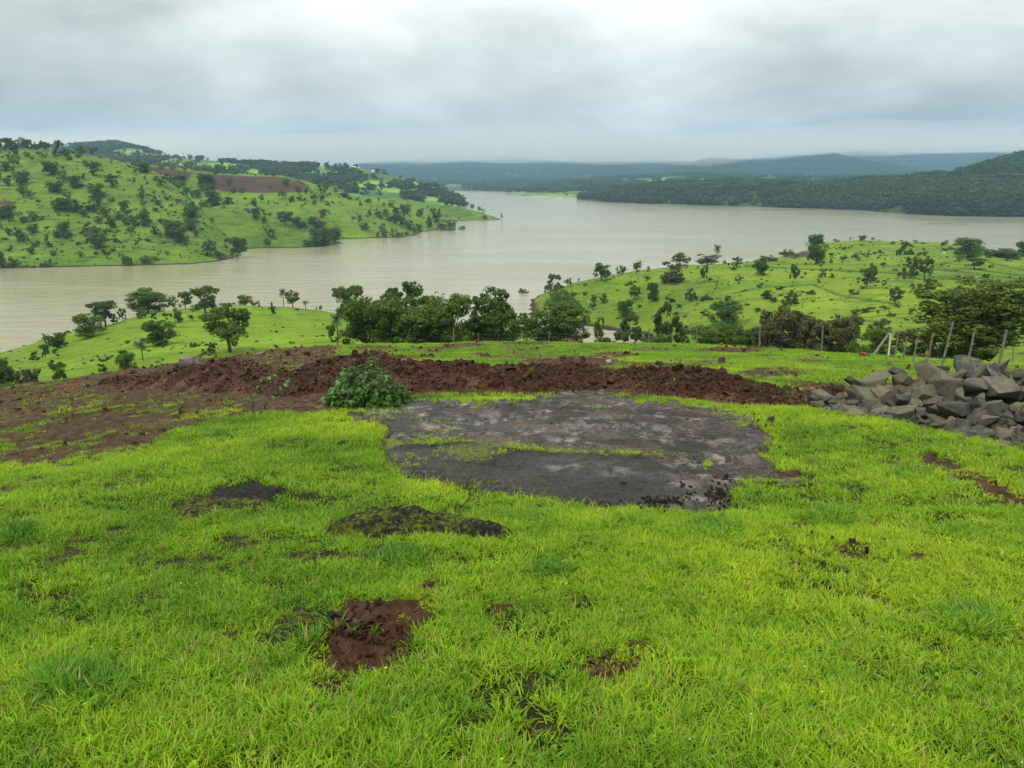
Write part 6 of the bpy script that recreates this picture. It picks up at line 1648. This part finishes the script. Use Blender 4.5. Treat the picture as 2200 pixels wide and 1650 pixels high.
# broad-bladed weeds in the dug patch
WEED = [tuft(70 + i, 12, .010, .085, .013, (.3, 1.1)) for i in range(3)]
for i, (px, py, s, lb) in enumerate(((722, 1362, 1.15, 'clump of pale broad-bladed grass in the left of the near dug soil patch'), (757, 1392, .7, 'small broad-bladed weed at the centre of the near dug soil patch'),
                                     (795, 1388, 1.05, 'tall broad-bladed weed right of centre in the near dug soil patch'), (660, 1392, 1.3, 'spreading grass clump with tiny flowers at the left rim of the near dug soil patch'),
                                     (810, 1362, .6, 'small upright weed near the brown wedge-shaped stone'), (1185, 922, .95, 'bright grass tuft standing alone at the back of the rock slab'))):
    x, y, z = GROUND.find(px, py, 1.2, 12); z = float(gz(x, y)[0])
    o = link('weed', WEED[i % 3], (x, y, z + (.0 if py > 1200 else .085)), rot=(0, 0, i), scale=(s, s, s)); tag(o, lb, 'weed')
# dead twig beside the humped rock
x, y, z = GROUND.find(992, 1108, 2, 8); z += .06
V, F = merge([tube([(x, y, z), (x + .05, y, z + .05), (x + .10, y + .02, z + .12)], [.003, .0025, .001], 4), tube([(x + .03, y, z + .03), (x + .11, y, z + .06)], [.002, .001], 4), tube([(x + .05, y, z + .05), (x + .05, y, z + .11)], [.002, .001], 4)])
me = bpy.data.meshes.new('dead_twig'); me.from_pydata(V, [], F); me.materials.append(M_BARK); tag(link('dead_twig', me), 'thin dead twig sticking up behind the right end of the humped mossy rock', 'twig')
# small wild flowers
def mat_flat(name, c):
    m, g, out = new_mat(name); bsdf(g, out, c, .6, .2); return m
M_PET_Y, M_PET_W = mat_flat('yellow_petals', (.75, .6, .03)), mat_flat('pale_petals', (.62, .58, .72))
def flower(mat):
    V = [(0, 0, .004)]; F = []
    for i in range(10):
        a = math.pi * i / 5; q = 1 if i % 2 == 0 else .55; V.append((math.cos(a) * .005 * q, math.sin(a) * .005 * q, .006))
    for i in range(10): F.append((0, 1 + i, 1 + (i + 1) % 10))
    return mesh_np('flower', V, np.array(F), [mat], False)
FL = [flower(M_PET_Y), flower(M_PET_W)]
P = GROUND.sample(520, rng, 1, 6, (-.5, .5)); gr, so, ro, px_, py_ = cover(P[:, 0], P[:, 1], P[:, 2]); P = P[(gr > .5) & (rng.random(len(P)) < .5)]; P[:, 2] += rng.uniform(.035, .06, len(P)); n = len(P)
scatter('wild_flowers', FL, P, rots(n, .5), rng.uniform(.5, 1.0, n), rng.integers(0, 2, n), rng.random(n))

# animals, houses, mast ------------------------------------------------------------------
M_HIDE = mat_flat('dark_hide', (.018, .016, .015)); M_HIDE_W = mat_flat('white_hide', (.5, .47, .42))
def cow_mesh(white=False):
    parts = [tube([(-.95, 0, .98), (-.75, 0, 1.02), (-.2, 0, .98), (.35, 0, 1.02), (.7, 0, 1.08), (.9, 0, 1.1)], [.10, .30, .36, .35, .27, .13], 8),
             tube([(.7, 0, 1.12), (1.0, 0, 1.0), (1.2, 0, .72), (1.36, 0, .52)], [.20, .15, .14, .08], 7),
             tube([(-.95, 0, 1.1), (-1.05, 0, .8), (-1.05, 0, .45)], [.04, .03, .03], 4),
             tube([(1.08, .05, .95), (1.0, .24, 1.02)], [.04, .02], 4), tube([(1.08, -.05, .95), (1.0, -.24, 1.02)], [.04, .02], 4)]
    for x, s in ((-.7, 1), (.55, -1)):
        for y in (.17, -.17):
            parts.append(tube([(x, y, .85), (x - .06 * s, y, .52), (x + .02, y, .28), (x, y, 0)], [.14, .08, .055, .07], 6))
    V, F = merge(parts); me = bpy.data.meshes.new('cow'); me.from_pydata(V, [], F); me.materials.append(M_HIDE_W if white else M_HIDE)
    for p in me.polygons: p.use_smooth = True
    return me
COW = cow_mesh()
for i, (px, py, h, sheet, rz, lb) in enumerate(((475, 655, 6, KNOLL, .3, 'dark grazing animal on the knoll crest just right of the tall crest tree'), (503, 655, 6, KNOLL, 2.6, 'dark grazing animal on the knoll crest above the largest knoll tree'),
                                               (1976, 546, 4, RIGHT, .4, 'black grazing animal on the right skyline pasture, leftmost of four'), (1981, 547, 4.5, RIGHT, 2.2, 'black grazing animal on the right skyline pasture, second from left of four'),
                                               (1986, 546, 6, RIGHT, 1.2, 'black grazing animal on the right skyline pasture, third from left of four'), (1992, 546, 5, RIGHT, .8, 'black grazing animal on the right skyline pasture, rightmost of four'))):
    x, y, z = sheet.find(px, py); s = h * y / F_PX / 1.3
    tag(link('cow', COW, (x, y, z), rot=(0, 0, rz), scale=(s, s, s)), lb, 'cow', 'cattle grazing')
x, y, z = RIGHT.find(2029, 546); s = y / F_PX
tag(link('pale_boulder', hull_mesh('pale_boulder', 71, 1, .8, .6, 14, 2, .03, [M_PALE], bev=.1), (x, y, z + 1.5 * s), scale=(3.8 * s, 3.2 * s, 4.4 * s)), 'small pale rounded boulder on the right skyline pasture between the cattle and the largest tree', 'boulder')
M_WALL = mat_plain('whitewashed_wall', (.5, .49, .46), (.7, .69, .66), 3); M_ROOF = mat_plain('tin_roof', (.42, .42, .42), (.62, .62, .6), 3)
def house(x, y, z, w, rz, label):
    e = bpy.data.objects.new('house', None); COL.objects.link(e); e.location = (x, y, z); e.rotation_euler = (0, 0, rz); tag(e, label, 'house', 'small far houses')
    a, b, h = w / 2, w * .32, w * .32
    V = [(-a, -b, -1), (a, -b, -1), (a, b, -1), (-a, b, -1), (-a, -b, h), (a, -b, h), (a, b, h), (-a, b, h), (-a, 0, h * 1.55), (a, 0, h * 1.55)]
    me = bpy.data.meshes.new('wall'); me.from_pydata(V, [], [(0, 1, 5, 4), (1, 2, 6, 9, 5), (2, 3, 7, 6), (3, 0, 4, 8, 7)]); me.materials.append(M_WALL); wl = link('wall', me, parent=e)
    o = w * .06; R = [(-a - o, -b - o, h * .95), (a + o, -b - o, h * .95), (a + o, 0, h * 1.62), (-a - o, 0, h * 1.62), (-a - o, b + o, h * .95), (a + o, b + o, h * .95)]
    me = bpy.data.meshes.new('roof'); me.from_pydata(R, [], [(0, 1, 2, 3), (3, 2, 5, 4)]); me.materials.append(M_ROOF)
    ro = link('roof', me, parent=e); sm = ro.modifiers.new('thickness', 'SOLIDIFY'); sm.thickness = .15
    V = []; F = []
    for cx in (-.5, .5):
        k = len(V); V += [(cx * a - w * .06, -b - .03, h * .35), (cx * a + w * .06, -b - .03, h * .35), (cx * a + w * .06, -b - .03, h * .8), (cx * a - w * .06, -b - .03, h * .8)]; F = [(k, k + 1, k + 2, k + 3)]
        me = bpy.data.meshes.new('window'); me.from_pydata(V[k:], [], [(0, 1, 2, 3)]); me.materials.append(M_HIDE); link('window', me, parent=e)
for i, (px, py, w, sheet, lb) in enumerate(((762, 364, 7, RIDGE, 'white house on the wooded ridge skyline, leftmost of the three'), (772, 365.5, 5, RIDGE, 'white house on the wooded ridge skyline, middle of the three'), (803, 372, 6, RIDGE, 'white house on the wooded ridge skyline, rightmost of the three'),
                                            (1505, 397, 9, SHORE, 'white-roofed house on the wooded far shore skyline'), (1818, 417, 5, SHORE, 'white house among the far shore trees, left of the pair'), (1827, 417, 5, SHORE, 'white house among the far shore trees, right of the pair'),
                                            (1220, 396, 5, FAR, 'tiny pale house among the distant hills beyond the lake'), (935, 388, 5, FAR, 'tiny pale house high on the distant hills left of centre'))):
    x, y, z = sheet.find(px, py); house(x, y - 6, z + 1.5 + (3.0 if sheet is SHORE else 0), w * y / F_PX * 1.15, .3 * i, lb)
x, y, z = RIDGE.find(396, 345); s = y / F_PX
mp = [tube([(sgx * .8, sgy * .8, -2), (0, 0, 21 * s)], [.12, .06], 4) for sgx in (-1, 1) for sgy in (-1, 1)] + [tube([(-1.6, 0, 17 * s), (1.6, 0, 17 * s)], [.1, .1], 4), tube([(-1.2, 0, 14 * s), (1.2, 0, 14 * s)], [.1, .1], 4)]
V, F = merge(mp); me = bpy.data.meshes.new('lattice_mast'); me.from_pydata(V, [], F); me.materials.append(M_POST)
tag(link('lattice_mast', me, (x, y, z)), 'thin lattice mast on the distant left ridge', 'mast')
x, y = at(993, 493, float(waterY(993, 493)))[:2]; s = y / F_PX
tag(link('bush', SMALL['B'][1], (x, y, -.6 * s), scale=(14 * s, 11 * s, 8 * s)), 'low dark bush standing alone in the lake off the point', 'bush')

# ---------------------------------------------------------------- low cloud on the mountains, haze
def vol_mat(name, col, dens, aniso=0.0):
    m, g, out = new_mat(name)
    v = g.node('ShaderNodeVolumePrincipled', ins={'Color': (*col, 1), 'Density': dens, 'Anisotropy': aniso})
    g.l.new(v.outputs[0], out.inputs['Volume']); return m
def haze_box():
    x0, x1, y0, y1, z0, z1 = -7600, 7600, -300, 8200, -13.5, 300
    V = [(x0, y0, z0), (x1, y0, z0), (x1, y1, z0), (x0, y1, z0), (x0, y0, z1), (x1, y0, z1), (x1, y1, z1), (x0, y1, z1)]
    me = bpy.data.meshes.new('haze'); me.from_pydata(V, [], [(3, 2, 1, 0), (4, 5, 6, 7), (0, 1, 5, 4), (1, 2, 6, 5), (2, 3, 7, 6), (3, 0, 4, 7)])
    me.materials.append(vol_mat('haze_air', (0.42, 0.68, 1.0), 1.5e-4)); tag(link('haze', me), kind='stuff')
haze_box()

def cloud_bank():
    """fog lying on the mountain tops: a lumpy slab of vapour"""
    nx, ny = 90, 30
    X, Y = np.meshgrid(np.linspace(-3600, 5200, nx), np.linspace(2300, 6600, ny)); X = X.ravel(); Y = Y.ravel()
    e = smooth01(Y, 2300, 3000) * (1 - smooth01(np.abs(X - 800), 3300, 4300)) * (1 - smooth01(Y, 6000, 6600))
    bot = 122 - 38 * e * (1 + .9 * fbm(X / 420, Y / 600, 3, 401)) + 0.010 * (Y - 3000) + e * 46 * smooth01(X / Y, .22, .5)
    topz = 134 + 42 * e * smooth01(X / Y, .22, .5) + e * np.maximum(4, 50 + 75 * fbm(X / 1100, Y / 900, 2, 402) + 30 * fbm(X / 330, Y / 400, 3, 404))
    V = np.concatenate([np.stack([X, Y, np.minimum(bot, 131 + 40 * e * smooth01(X / Y, .22, .5))], 1), np.stack([X, Y, topz], 1)])
    f = grid_faces(ny, nx); N = nx * ny
    ring = [(0 * nx + i) for i in range(nx)] + [(j * nx + nx - 1) for j in range(1, ny)] + [((ny - 1) * nx + i) for i in range(nx - 2, -1, -1)] + [(j * nx) for j in range(ny - 2, 0, -1)]
    side = [(ring[i], ring[(i + 1) % len(ring)], ring[(i + 1) % len(ring)] + N, ring[i] + N) for i in range(len(ring))]
    me = mesh_np('low_cloud', V, [f[:, ::-1], f + N, np.array(side)], [vol_mat('cloud_vapour', (0.84, 0.84, 0.82), 0.0015)])
    tag(link('low_cloud', me), kind='stuff')
cloud_bank()
